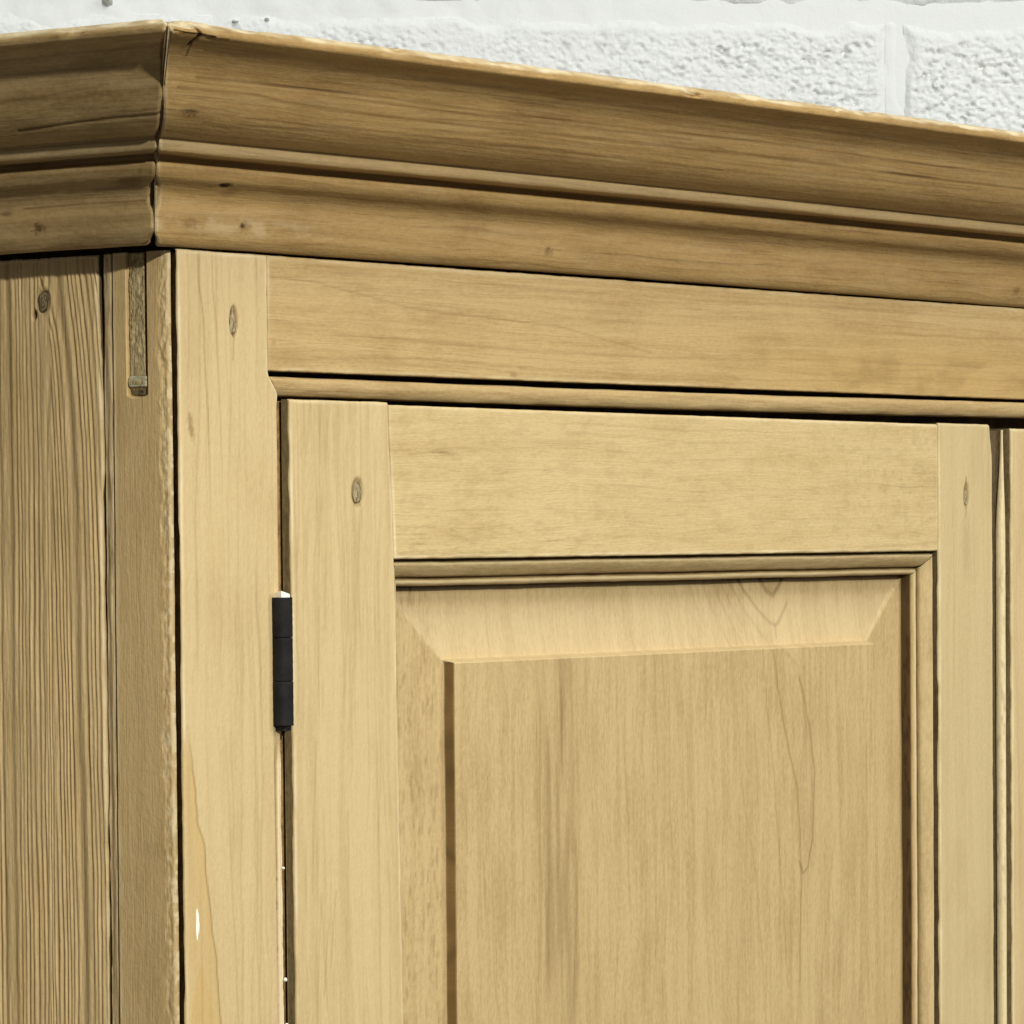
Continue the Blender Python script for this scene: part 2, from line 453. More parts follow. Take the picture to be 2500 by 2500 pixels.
def disc(name, u0, v0, a, b, y, mats, parent, side='front', rag=0.1, seed=3, point=0.0, dome=0.25, n=28, lean=0.0, ring=0.0):
    """an uneven oval plug: rings of a small dome; 'point' draws its upper end out"""
    rings = 12; V = []; gr = []; mk = []
    for k in range(rings + 1):
        q = k / rings
        for i in range(n):
            th = 2 * math.pi * i / n
            rr = q * (1 + rag * math.sin(3 * th + seed) + rag * 0.6 * math.sin(5 * th + seed * 2))
            cx, sx = math.cos(th), math.sin(th)
            pu = a * rr * cx * (1 - point * max(0, sx) ** 2); pv = b * rr * sx + lean * a * rr * cx
            if sx > 0: pv *= 1 + point * 0.4 * sx ** 4
            dd = -dome * (1 - q ** 2.5) + 0.22 * float(fbm(np.array(pu * 1.1), np.array(pv * .9), seed, 3)) + (0.9 if k == rings else 0)
            V.append((u0 + pu, v0 + pv, y + dd)); gr.append((pv * 1.2, pu * 1.5, 0))
            mk.append(ring * max(0, math.sin(q * 17 + 1.2 * math.sin(2 * th + seed) + sx)) ** 3 + 0.75 * max(0, (q - .78) / .22) + 0.25 * max(0, float(fbm(np.array(pu * .9), np.array(pv * .8), seed + 4, 3)) * 2))
    V = np.array(V); f = []
    for k in range(rings):
        for i in range(n):
            j = (i + 1) % n
            f.append((k * n + i, (k + 1) * n + i, (k + 1) * n + j, k * n + j))
    W = world(V[:, 0], V[:, 2], V[:, 1]) if side == 'front' else world(V[:, 2], V[:, 0], V[:, 1])
    f = np.array(f)
    if side == 'side': f = f[:, ::-1]
    return build(name, W, f, np.array(gr), np.clip(mk, 0, 1), np.zeros(len(V)), mats, None, None, parent)


# ================================================================== WALL
Wo = np.array([1.27071556, 0.80367788, 1.51594086]); Wd = np.array([0.72458561, -0.68918481, 0.0]); Wn = np.array([0.68918481, 0.72458561, 0.0])  # Wn points away from the camera


def wall_pt(s, h, d):  # s along, h absolute height, d depth away from camera
    return Wo + s[..., None] * Wd + d[..., None] * Wn + np.stack([0 * s, 0 * s, h - Wo[2]], -1)


def wall_mat(name, lumps, tone):
    t = NT(name)
    g = t.n('ShaderNodeNewGeometry')
    n1 = t.noise(g.outputs['Position'], 210.0, 4.0, 0.6, 0.4)
    n2 = t.noise(g.outputs['Position'], 60.0, 3.0)
    n3 = t.noise(g.outputs['Position'], 14.0, 2.0)
    pit = t.rng(n1, 0.28, 0.36, 1.0, 0.0)
    mk = t.n('ShaderNodeAttribute', attribute_name='mark')
    col = t.mix(t.rng(n3, 0.3, 0.7), c4(tone * .955, tone * .985, tone * 0.985), c4(tone * .97, tone * .995, tone))
    col = t.mix(t.math('MULTIPLY', pit, 0.25 * lumps), col, c4(0.42, 0.43, 0.42))
    col = t.mix(t.math('MULTIPLY', mk.outputs['Fac'], 1.0, clamp=True), col, c4(0.20, 0.185, 0.14))
    t.put(t.b.inputs['Base Color'], col)
    t.b.inputs['Roughness'].default_value = 0.6
    t.b.inputs['Specular IOR Level'].default_value = 0.1
    bp = t.n('ShaderNodeBump'); bp.inputs['Distance'].default_value = 0.0009 * lumps
    t.put(bp.inputs['Height'], t.math('ADD', n1, t.math('MULTIPLY', n2, 1.2)))
    t.put(t.b.inputs['Normal'], bp.outputs[0])
    return t.m


m_block = wall_mat('painted_block', 1.0, 0.765)
m_mortar = wall_mat('painted_mortar', 0.35, 0.775)


def tag(o, label=None, cat=None, group=None, kind=None):
    if label: o['label'] = label
    if cat: o['category'] = cat
    if group: o['group'] = group
    if kind: o['kind'] = kind
    return o


wall = bpy.data.objects.new('block_wall', None); COL.objects.link(wall)
wall.location = (0, 0, 0)
tag(wall, 'rough white painted concrete block wall behind the pine cupboard', 'wall')
BW, BH, J = 0.440, 0.215, 0.012
ROWTOP = 1.9965           # upper edge of the course seen above the cornice
JX = 0.2640               # the upright joint seen at the right


def wall_grid(name, s0, s1, h0, h1, step, d, mat, seed, block=True):
    ss = np.arange(s0, s1 + step * .5, step); hs = np.arange(h0, h1 + step * .5, step)
    ss = np.linspace(s0, s1, len(ss)); hs = np.linspace(h0, h1, len(hs))
    S, H = np.meshgrid(ss, hs, indexing='ij')
    mk = np.zeros_like(S)
    if block:
        e = np.minimum(np.minimum(S - s0, s1 - S), np.minimum(H - h0, h1 - H))
        ee = e + 0.006 * fbm(S * 40, H * 40, seed, 3)
        rnd = 0.0032 * (1 - sst(0, 0.008, ee))
        q = fbm(S * 330 + H * 210, H * 450 - S * 80, seed, 3, .6)       # lumpy open-textured face
        q2 = fbm(S * 60, H * 60, seed + 3, 2)
        amt = sst(0.0, 0.02, ee) * (0.45 + 0.9 * sst(-.25, .25, fbm(S * 9, H * 9, seed + 5, 2)))
        pit = sst(0.24, 0.50, fbm(S * 230 + H * 150, H * 340, seed + 9, 2))
        D = rnd - (0.0015 * q + 0.0008 * q2) * amt + 0.0022 * pit * amt
        mk = 0.30 * pit * amt
    else:
        D = (0.0004 + 0.0024 * sst(0.12, -0.05, S)) * fbm(S * 75, H * 75, seed, 4)
    X = wall_pt(S, H, D + d)
    n, m = S.shape; idx = np.arange(n * m).reshape(n, m)
    f = np.stack([idx[:-1, :-1], idx[1:, :-1], idx[1:, 1:], idx[:-1, 1:]], -1).reshape(-1, 4)
    V = X.reshape(-1, 3); gr = np.stack([S, H, 0 * S], -1).reshape(-1, 3); mk = mk.ravel()
    if block:
        loop = np.concatenate([idx[:, 0], idx[-1, 1:], idx[-2::-1, -1], idx[0, -2:0:-1]])
        n0 = len(V); nl = len(loop)
        bk = V[loop] + Wn * 0.05
        V = np.concatenate([V, bk]); gr = np.concatenate([gr, gr[loop]]); mk = np.concatenate([mk, mk[loop] * 0])
        a = loop; b = np.roll(loop, -1); c = n0 + np.arange(nl); dd = np.roll(c, -1)
        f = np.concatenate([f, np.stack([a, c, dd, b], -1)])
    return build(name, V, f, gr, mk, mk * 0, [mat], None, None, wall)


mort = wall_grid('mortar', -1.9, 1.7, 1.15, 2.55, 0.0045, 0.0026, m_mortar, 31, False)
for row in range(-3, 3):
    h1 = ROWTOP + row * (BH + J)
    offs = 0.0 if row % 2 == 0 else (BW + J) / 2
    for k in range(-4, 3):
        s0 = JX + J / 2 + k * (BW + J) + offs
        s1 = s0 + BW
        near = (row == 0 and k in (-1, 0, -2)) or (row == 1 and k in (-2, -1, 0))
        wall_grid('block', s0, s1, h1 - BH, h1, 0.0011 if near else 0.006, 0.0, m_block, 41 + row * 7 + k)
# raised mortar smear with a proud lip along the upright joint
ss = np.linspace(JX - 0.0085, JX + 0.0085, 18); hs = np.linspace(ROWTOP - 0.16, ROWTOP + 0.012, 90)
S, H = np.meshgrid(ss, hs, indexing='ij')
t_ = (S - JX) / 0.0085
D = 0.0029 - 0.0009 * np.exp(-((t_ + 0.25) / 0.55) ** 2) + 0.0010 * fbm(S * 120, H * 60, 77, 3) + 0.003 * sst(0.75, 1, np.abs(t_)) + 0.003 * sst(ROWTOP - .001, ROWTOP + .006, H)
X = wall_pt(S + 0.0012 * fbm(H * 20, H * 0, 5, 2), H, D); n_, m_ = S.shape
idx = np.arange(n_ * m_).reshape(n_, m_)
f_ = np.stack([idx[:-1, :-1], idx[1:, :-1], idx[1:, 1:], idx[:-1, 1:]], -1).reshape(-1, 4)
build('mortar_ridge', X.reshape(-1, 3), f_, np.zeros((n_ * m_, 3)), np.zeros(n_ * m_), np.zeros(n_ * m_), [m_mortar], None, None, wall)
# small brown scars on the paint, upper left
for sc_s, sc_h, sc_a, sc_b, sc_m in ((-0.2619, 2.0052, .0036, .0038, 1.2), (-0.158, 1.9945, .0019, .0014, .85), (-0.1785, 1.9932, .0022, .0012, .25), (0.2915, 1.956, .003, .0035, .35)):
    S, H = np.meshgrid(np.linspace(-1, 1, 15), np.linspace(-1, 1, 15), indexing='ij')
    rr = np.hypot(S, H) + .3 * fbm(S * 1.5, H * 1.5, int(sc_h * 1000), 2)
    X = wall_pt(sc_s + S * sc_a * (1 - .3 * H), sc_h + H * sc_b, -0.0022 + 0.006 * sst(.5, 1.2, rr) + 0.0005 * fbm(S * 3, H * 3, 4, 2))
    idx = np.arange(225).reshape(15, 15)
    f_ = np.stack([idx[:-1, :-1], idx[1:, :-1], idx[1:, 1:], idx[:-1, 1:]], -1).reshape(-1, 4)
    build('paint_scar', X.reshape(-1, 3), f_, np.zeros((225, 3)), np.clip(sc_m - rr.ravel(), 0, 1), np.zeros(225), [m_mortar], None, None, wall)

# ================================================================== CUPBOARD
cup = bpy.data.objects.new('cupboard', None); COL.objects.link(cup)
tag(cup, 'old stripped pine cupboard corner with moulded cornice and a fielded panel door', 'cupboard')
ZB = -1250.0       # foot of the boards, far below the picture
VB = -402.0        # just below the lower edge of the picture
XR = 1640.0        # right-hand end of the cupboard
YD = 640.0         # its depth
DZ = 7.0           # coarse sampling outside the picture

# carcass: dark inside behind all gaps
box('carcass', 16, XR - 10, 24, YD - 12, ZB + 4, 96, [m_dark], cup)

# ---- corner post (front stile of the case)
def post_hi(V):
    r = np.where(V > -57, 71.0, 71.0 + 7.6 * sst(-57, -70, V))
    r = r + 1.3 * sst(-245, -262, V) * (1 + 0 * V) - 0.004 * (V + 250) * (V < -250)
    r = r + 0.7 * sst(-240, -300, V) * fbm(V / 6., 0 * V, 12, 3)
    return r
def post_depth(U, V):
    d = 0 * U
    q = sst(-70, -76, V)                               # quirk that sets off the edge bead
    deep = 0.25 + 2.6 * sst(-236, -262, V) + 0.5 * fbm(V / 8., 0 * V, 3, 3) * sst(-230, -260, V)
    d += q * deep * np.exp(-((U - 74.3 - 0.006 * (-V - 250) * (V < -250)) / (0.75 + .55 * sst(-240, -262, V))) ** 2)
    d += q * 0.8 * sst(76.6, 78.8, U)
    d += 0.9 * sst(-240, -262, V) * sst(75, 76.5, U)
    d += 1.3 * ell(U, V, 43.7, -32.3, 3.1, 7.6, 0.18)
    d += 0.5 * ell(U, V, 9.4, -86.5, 2.1, 6.6, 0.5, 0.18, 5, .6)
    return d
def post_mark(U, V):
    m = 0.55 * ell(U, V, 43.7, -32.3, 3.3, 8.1, 0.15)
    m += 0.30 * poly_line(U, V, [(43.9, -39), (43.2, -43), (42.6, -52)], 0.5, .9)
    m += 0.42 * ell(U, V, 9.4, -86.5, 1.8, 6.4, 0.6, 0.18, 5, .9)
    # growth lines that run down the post and swing outwards
    for x0, amp, s in ((17, 0.36, 1), (27, 0.22, 4), (34, .10, 6)):
        c = x0 + 3.2 * sst(-10, -40, V) + 3.0 * sst(-40, -110, V) + 0.6 * fbm(V / 25., 0 * V, s, 2)
        m += amp * np.exp(-((U - c) / .55) ** 2) * (1 - sst(-75, -150, V))
    m += growth(U, V, 301, 2, 72, 9, .13)
    # tongue-shaped growth ring at the foot of the picture
    c1 = 4.0 + 3.0 * sst(-285, -300, V) + 19.5 * np.clip((-V - 240) / 150., 0, 1.6) ** 0.9 + 2.4 * fbm(V / 22., 0 * V, 8, 3)
    m += 0.46 * np.exp(-((U - c1) / .6) ** 2) * sst(-236, -262, V)
    c2 = 33 + 8 * np.clip((-V - 240) / 150., 0, 2) + 0.8 * fbm(V / 14., 0 * V, 9, 3)
    m += 0.16 * np.exp(-((U - c2) / .7) ** 2) * sst(-225, -280, V)
    for q_, a_ in ((41, .16), (47, .13), (59, .14), (64, .10)):
        cq = q_ + 2.5 * np.sin(V / 75. + q_) + 1.6 * fbm(V / 16., 0 * V, q_, 3)
        m += a_ * np.exp(-((U - cq) / .6) ** 2) * sst(-.2, .15, fbm(V / 34., 0 * V, q_ + 2, 2)) * sst(-150, -200, V)
    c3 = 52 + 6 * np.sin(V / 60.) + 1.5 * fbm(V / 14., 0 * V, 19, 3)
    m += 0.10 * np.exp(-((U - c3) / .9) ** 2) * sst(-190, -240, V)
    m += 0.62 * sst(-240, -262, V) * np.exp(-((U - 74.3 - .006 * (-V - 250)) / 1.1) ** 2)
    m += 0.35 * sst(0.05, 0.5, fbm(U / 1.0, V / 3.0, 23, 3)) * sst(-300, -330, V) * sst(74, 75.5, U)
    return np.clip(m, 0, 1)
def post_tint(U, V):
    c1 = 4.0 + 3.0 * sst(-285, -300, V) + 19.5 * np.clip((-V - 240) / 150., 0, 1.6) ** 0.9 + 2.4 * fbm(V / 22., 0 * V, 8, 3)
    t = sst(0.3, -0.5, (U - c1) / 1.0) * sst(-236, -262, V) * (0.35 + .65 * np.exp(-np.clip(c1 - U, 0, 99) / 7.))
    hw = 9.0 * np.clip((-V - 360) / 30., 0, 4) ** 0.6
    t2 = sst(1.0, -1.0, np.abs(U - 12 - .02 * (-V - 360)) - hw) * (V < -360)
    return np.clip(t + 0.8 * t2, 0, 1) - .8 * sst(-240, -262, V) * sst(75.6, 76.6, U)
post = board('corner_post', axis(0, 78.6, 0.8, [(0, 68, 0.9), (68, 79, 0.3)]), axis(ZB, 2.6, 1, [(ZB, VB, DZ), (VB, 3, 0.9)]),
             0, 0.0, 14, [m_post, m_dirty], cup, inset=(16, 0), hi=post_hi, round_r=1.1, wear=0.35, seed=2, depth=post_depth, mark=post_mark, tint=post_tint)
box('gap_shade_fill', 6.5, 15.5, 6.6, 23, ZB + 6, 1.6, [m_gap_shade], cup)  # added box, makes the corner gap read as a brown shaded recess
disc('wooden_plug', 43.6, -33.0, 2.75, 6.7, 0.75, [m_plug], post, point=0.45, seed=3, ring=.25)
def sliver(name, quad, y, th, mat, parent):
    P = np.array(quad, float); n = len(P)
    V = np.concatenate([np.c_[P[:, 0], np.full(n, y), P[:, 1]], np.c_[P[:, 0], np.full(n, y + th), P[:, 1]]])
    f = [(0, 1, 2, 3), (4, 7, 6, 5)] + [(i, i + 4, (i + 1) % 4 + 4, (i + 1) % 4) for i in range(4)]
    return build(name, world(V[:, 0], V[:, 1], V[:, 2]), np.array(f), V, np.zeros(8), np.zeros(8), [mat], None, np.zeros(6), parent)
disc('paint_fleck', 9.5, -339.4, 1.35, 8.2, 0.0, [m_white], post, rag=.13, seed=2, dome=.35, lean=.6)
for zz, xx, q in ((-315.0, 79.3, .5), (-373.5, 80.2, .75), (-397, 80.8, .6)):
    disc('paint_drip', xx, zz, 0.75 * q, 1.4 * q, 0.3, [m_white], post, dome=.7, n=12, seed=zz)

box('gap_shade_fill', 80.5, 92.0, 8.2, 22, ZB + 6, -72, [m_gap_shade], cup)  # added box, gives the hinge-side gap its shaded brown tone

# ---- frieze rail and its bead
def fr_mark(U, V):
    m = 0.22 * poly_line(U, V, [(72, -8), (110, -9.5), (190, -20), (330, -26), (420, -38)], 0.5, .9)
    m += 0.20 * poly_line(U, V, [(72, -47), (120, -49), (200, -47), (300, -50), (420, -52), (520, -51)], 0.7, .9) * (0.4 + fbm(U / 12., V / 3., 5, 3))
    m += 0.16 * sst(0.0, .5, fbm(U / 40., V / 1.7, 15, 3)) * sst(-44, -54, V) * (1 - sst(250, 330, U))
    m += 0.30 * ell(U, V, 285, -54.2, 3.5, 1.3, .6) + 0.2 * ell(U, V, 76, -42, 1.5, 1.3, .8)
    m += growth(V, U, 309, -55, 1, 12, .14, 5., 300.)
    m += 0.20 * sst(-.2, .6, fbm(U / 26., V / 11., 25, 4)) * sst(-16, -46, V) * sst(420, 720, U)
    return np.clip(m, 0, 1)
def fr_tint(U, V):
    return 0.7 * sst(380, 700, U) * sst(0, -45, V)
frieze = board('frieze_rail', axis(71.35, XR, 1, [(71, 860, 1.1), (860, XR, 9)]), axis(-56.9, 2.6, 0.9), 0, 0.45, 16,
               [m_frieze, m_dirty], cup, round_r=1.0, wear=0.3, seed=6, grain='h', mark=fr_mark, tint=fr_tint)
bead_prof = smooth_prof([(9.0, -59.5), (1.2, -59.9), (0.1, -60.6), (-0.5, -62.2), (-0.6, -64.4), (-0.1, -66.6), (1.1, -68.6), (2.9, -69.7), (14, -69.8)], 0.5, 1)
Sb = np.concatenate([np.arange(0, 60, 1.0), np.arange(60, 790, 2.5), np.arange(790, XR - 72, 12)])
def bead_fn(S, P0, P1):
    start = 72.0 + 0.62 * np.clip(-59.5 - P1, 0, 20)
    x = S + start * np.exp(-S / 6.) + 72.0 * (1 - np.exp(-S / 6.))
    return world(x, P0, P1 + 0.9 * sst(500, 900, S) - 0.4 * np.sin(S / 180.))
X, f, gr, mk, tn, _ = sweep('bead', (Sb, bead_fn), bead_prof, None, cup,
                            disp=lambda S, A, a, b: 0.45 * fbm(S / 30., A / 5., 51, 3) - 0.6 * (1 - sst(0, 1.0, S)))
# end cap
def cap_ends(X, f, gr, mk, tn, npf):
    ns = X.shape[0]; V = X.reshape(-1, 3); f = list(f)
    fl = []
    for row in (0, ns - 1):
        b = row * npf
        for i in range(1, npf // 2):
            fl.append((b + i - 1, b + i, b + npf - 1 - i, b + npf - i))
    return V, np.concatenate([np.array(f), np.array(fl)]), gr, mk.ravel(), tn.ravel()
V, F_, gr, mk, tn = cap_ends(X, f, gr, mk, tn, len(bead_prof))
build('bead_moulding', V, F_, gr, mk, tn, [m_bead], None, None, cup)

# ---- cornice: one profile, mitred round the corner
CP = [(-6, 3.8), (0.6, 3.6), (2.9, 4.6), (4.8, 7.2), (5.9, 10.5), (6.2, 15), (6.0, 20), (5.3, 23.5), (5.3, 27), (6.8, 30.4), (10.2, 33.2), (13.8, 34.6),
      (16.4, 36.0), (18.0, 38.4), (18.8, 41.2), (18.2, 43.2), (15.0, 43.5), (14.6, 46.8), (24.5, 47.0), (27.6, 47.3), (28.8, 48.6), (29.3, 52.2), (28.2, 53.9),
      (31.0, 54.2), (38.0, 56.0), (44.8, 59.2), (49.6, 63.8), (52.6, 69.4), (54.5, 75.4), (55.3, 79.6), (56.6, 83.6), (59.6, 87.6), (64.0, 91.2), (69.6, 94.2), (75.8, 96.2),
      (80.2, 96.9), (81.0, 98.2), (81.2, 100.4), (79.9, 102.4), (76.6, 104.4), (70, 105.4), (20, 105.4), (-6, 105.2)]
cprof = smooth_prof(CP, 0.75, 1)


def mitre_gap(P0, P1, seed, k):
    g = 0.25 + k * (2.6 * sst(19, 24, P1) * (1 - sst(33, 36.5, P1)) + 2.2 * (1 - sst(5.5, 10, P1)) + 0.9 * sst(52, 56, P1) * (1 - sst(66, 72, P1))
                    + 1.2 * sst(86, 90, P1) * (1 - sst(99, 101, P1)))
    return g + 0.35 * fbm(P1 / 4., P0 * 0, seed, 3)


def front_mark(S, A, P0, P1):
    x = S - P0 - 18
    m = 0.9 * ell(x, P1, 20.5, 34.6, 4.6, 0.95, .3) + 0.3 * ell(x, P1, 28, 31.5, 6, 1.6, .8)
    m += 0.42 * ell(x, P1, 45.5, 15.8, 3.6, 2.6, .5, 0, 4, .9) + 0.55 * ell(x, P1, 43.6, 16.0, 1.5, 1.2, .5)
    m += 0.38 * ell(x, P1, 3.8, 15.3, 4.5, 2.6, .7, 0, 5, .7)
    m += 0.40 * ell(x, P1, 310, 14.4, 3.5, 2.4, .5, 0, 6, .9) + 0.40 * ell(x, P1, 829, 13.2, 4, 2.4, .5, 0, 7, .9)
    # knot near the corner on the big round
    m += 0.50 * ell(x, P1, -48.8, 64.2, 7.0, 1.6, .6, 0, 8, .8) + 0.25 * ell(x, P1, -40, 62.6, 16, 1.3, .8)
    # crack round the patch at the upper corner
    m += 0.9 * poly_line(x, P1, [(-86.5, 104.8), (-82.0, 103.2), (-79.5, 101.4), (-77.8, 98.0), (-75, 96.5), (-72.6, 94.5)], 0.8, .5)
    m += 0.7 * poly_line(x, P1, [(-76, 96.6), (-70, 93.5), (-68.5, 92.2), (-66, 90)], 0.55, .6)
    m += 0.6 * poly_line(x, P1, [(-96, 97.9), (-88, 97.2), (-79, 97.4), (-66, 97.0), (-55, 97.2)], 0.5, .7)
    m += growth(A, x, 313, 60, 150, 22, .20, 5., 420., .5)
    # long dark checks following the grain
    bs = (P0 > 30)
    for pts, a_, w_ in (([(-62, 75.6), (-10, 76.0), (56, 72.8), (160, 72.2), (308, 72.9), (456, 74.0), (622, 72.7), (900, 72.7)], .62, .75),
                        ([(-50, 81.3), (52, 81.8), (155, 80.9), (304, 80.8), (469, 81.9), (642, 80.2), (900, 81)], .55, .6),
                        ([(-35, 60.6), (33, 62.0), (133, 62.4), (238, 65.3), (420, 64)], .30, .6),
                        ([(-70, 78.6), (40, 79.2), (200, 78.0), (380, 78.4)], .36, .5),
                        ([(100, 67.8), (300, 68.6), (520, 67.6), (700, 68.6)], .22, .6),
                        ([(-20, 91.0), (150, 91.6), (400, 91.0), (900, 91.5)], .40, .8)):
        m += bs * a_ * poly_line(x, P1 + .5 * fbm(x / 34., 0 * x, int(a_ * 100), 2), pts, w_, .7) * np.clip(.75 + .8 * fbm(x / 70., 0 * x, int(w_ * 100) + 3, 3), 0.2, 1.1)
    m += 0.55 * ell(x, P1, 343, 99.8, 8, 1.6, .5, 0, 15, .9) + 0.55 * ell(x, P1, 494, 103.2, 3.4, 1.3, .5)
    m += 0.30 * sst(43.2, 44.2, P1) * (1 - sst(46.6, 47.2, P1)) * (P0 < 20)
    return np.clip(m, 0, 1)


def front_tint(S, A, P0, P1):
    x = S - P0 - 18
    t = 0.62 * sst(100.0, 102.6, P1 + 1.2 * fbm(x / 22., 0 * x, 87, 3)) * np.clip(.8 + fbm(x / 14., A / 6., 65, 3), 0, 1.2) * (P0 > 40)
    t += 0.13 * sst(47.2, 49, P1) * (1 - sst(52.5, 54, P1)) + .22 * (1 - sst(0.5, 4, S)) + .17 * sst(9, 13, P1) * (1 - sst(17, 22, P1)) * (1 - sst(60, 130, x)) * sst(-.3, .3, fbm(x / 10., P1 / 5., 88, 3))
    t += .04 * sst(0, .4, fbm(x / 30., A / 3., 66, 3))
    return -t


def front_disp(S, A, P0, P1):
    x = S - P0 - 18
    d = 0.30 * fbm(x / 55., A / 9., 61, 3) + 0.12 * fbm(x / 9., A / 3., 62, 3)
    lip = sst(97, 101.5, P1) * (P0 > 60)
    d -= lip * (0.3 + 0.9 * sst(0.12, .45, fbm(x / 30., A / 12., 63, 4)) + 0.12 * fbm(x / 6., A / 4., 64, 2))
    d -= 2.6 * ell(x, P1, 343, 100.2, 8, 2.2, .5) + 2.2 * ell(x, P1, 494, 103.4, 3.6, 2.2, .5)
    d -= 1.5 * ell(x, P1, 20.5, 34.6, 4.4, 0.8, .4) + 0.6 * ell(x, P1, 45, 15.9, 2.4, 1.8, .5) + .5 * ell(x, P1, 310, 14.4, 2.4, 1.8, .5)
    d -= 0.5 * ell(x, P1, 829, 13.2, 3, 2, .5) + .35 * ell(x, P1, 3.8, 15.3, 4, 2.2, .7) + .5 * ell(x, P1, -48.8, 64.2, 5, 1.2, .6)
    d -= 1.6 * poly_line(x, P1, [(-86.5, 104.8), (-82.0, 103.2), (-79.5, 101.4), (-77.8, 98.0), (-75, 96.5), (-72.6, 94.5)], 0.9, .5)
    d -= 0.9 * (1 - sst(0, 2.2, S)) ** 2        # rounded, worn arris at the mitre
    d -= 1.4 * poly_line(x, P1, [(-96, 97.9), (-88, 97.2), (-79, 97.4), (-66, 97.0)], 0.6, .5)
    d -= 2.0 * sst(96, 100, P1) * ell(x, P1, -90, 102, 9, 4, .5)  # sunken patch by the crack
    return d


Sf = np.concatenate([np.array([0, .2, .5, .9, 1.4]), np.arange(2, 60, 0.9), np.arange(60, 960, 1.5), np.arange(960, XR + 80, 14)])
def front_fn(S, P0, P1):
    g = mitre_gap(P0, P1, 71, 1.0)
    x0 = -(P0 + 18) + g
    x = S * (1 + 0 * P0) + x0
    z = P1 + 0.8 * sst(300, 1000, x) * 0 + 0.5 * np.sin(x / 210.)
    return world(x, -P0, z)
X, f, gr, mk, tn, _ = sweep('c', (Sf, front_fn), cprof, None, cup, disp=front_disp, mark=front_mark, tint=front_tint)
V, F_, gr, mk, tn = cap_ends(X, f, gr, mk, tn, len(cprof))
corn_f = build('cornice_moulding', V, F_, gr, mk, tn, [m_cornice], None, None, cup)


def side_mark(S, A, P0, P1):
    y = S - P0
    m = 0.55 * ell(y, P1, 72.0, 14.6, 4.0, 2.4, .5, 0, 24, .9) + 0.5 * ell(y, P1, 92.6, 23.2, 4.0, 1.1, .6)
    m += 0.42 * ell(y, P1, 1.6, 34.2, 9, 1.5, .7, 0.0, 25, .5) + 0.4 * ell(y, P1, -7.4, 38.8, 1.3, 1.0, .6)
    m += 0.45 * poly_line(y, P1, [(80, 25.2), (40, 25.6), (-2, 25.2)], 0.5, .8)
    m += 0.55 * poly_line(y, P1, [(48, 59.6), (6.9, 61.3), (-22, 62.0), (-52, 62.2)], 0.55, .7)
    m += 0.45 * poly_line(y, P1, [(70, 73), (20, 75), (-20, 78)], 0.8, .9) * .6
    m += 0.3 * ell(y, P1, -58, 76, 5, 2.6, .8, 0, 26, .9)
    m += 0.30 * sst(43.2, 44.2, P1) * (1 - sst(46.6, 47.2, P1)) * (P0 < 20)
    m += 0.12 * sst(0, .4, fbm(y / 30., A / 5., 28, 3)) + growth(A, y, 315, 20, 150, 22, .16, 5., 300., .5)
    return np.clip(m, 0, 1)


def side_tint(S, A, P0, P1):
    y = S - P0
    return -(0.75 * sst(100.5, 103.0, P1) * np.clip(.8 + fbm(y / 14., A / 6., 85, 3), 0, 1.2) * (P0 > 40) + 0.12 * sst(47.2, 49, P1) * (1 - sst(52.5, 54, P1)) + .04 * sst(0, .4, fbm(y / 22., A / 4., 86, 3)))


def side_disp(S, A, P0, P1):
    y = S - P0
    d = 0.40 * fbm(y / 45., A / 9., 81, 3) + 0.15 * fbm(y / 9., A / 3., 82, 3)
    lip = sst(97, 101.5, P1) * (P0 > 60)
    d -= lip * (0.4 + 1.4 * sst(0.02, .42, fbm(y / 26., A / 12., 83, 4)))
    d -= 0.7 * ell(y, P1, 72.0, 14.6, 3, 1.8, .5) + 0.7 * ell(y, P1, 1.6, 34.2, 8, 1.1, .7)
    d -= 0.6 * poly_line(y, P1, [(48, 59.6), (6.9, 61.3), (-22, 62.0), (-52, 62.2)], 0.7, .7)
    d -= 1.3 * (1 - sst(0, 3.0, S)) ** 2
    d -= 1.8 * (1 - sst(0, 9, S)) * (1 - sst(6, 12, P1)) * (P0 > 0)
    return d


Ss = np.concatenate([np.array([0, .2, .5, .9, 1.4]), np.arange(2, 60, 0.9), np.arange(60, 300, 1.5), np.arange(300, YD + 80, 14)])
def side_fn(S, P0, P1):
    g = mitre_gap(P0, P1, 72, 0.8)
    y = S - P0 + g
    return world(-(P0 + 18) + 0 * S, y, P1 + 0.35 * np.sin(y / 60. + 1))
X, f, gr, mk, tn, _ = sweep('c', (Ss, side_fn), cprof, None, cup, disp=side_disp, mark=side_mark, tint=side_tint, flip=True)
V, F_, gr, mk, tn = cap_ends(X, f, gr, mk, tn, len(cprof))
corn_s = build('cornice_moulding', V, F_, gr, mk, tn, [m_cornice_s], None, None, cup)
# dark core that closes the mitre from inside, and the case top
box('top_board', -8, XR - 4, 6, YD - 4, 97, 104, [m_dirty], cup)

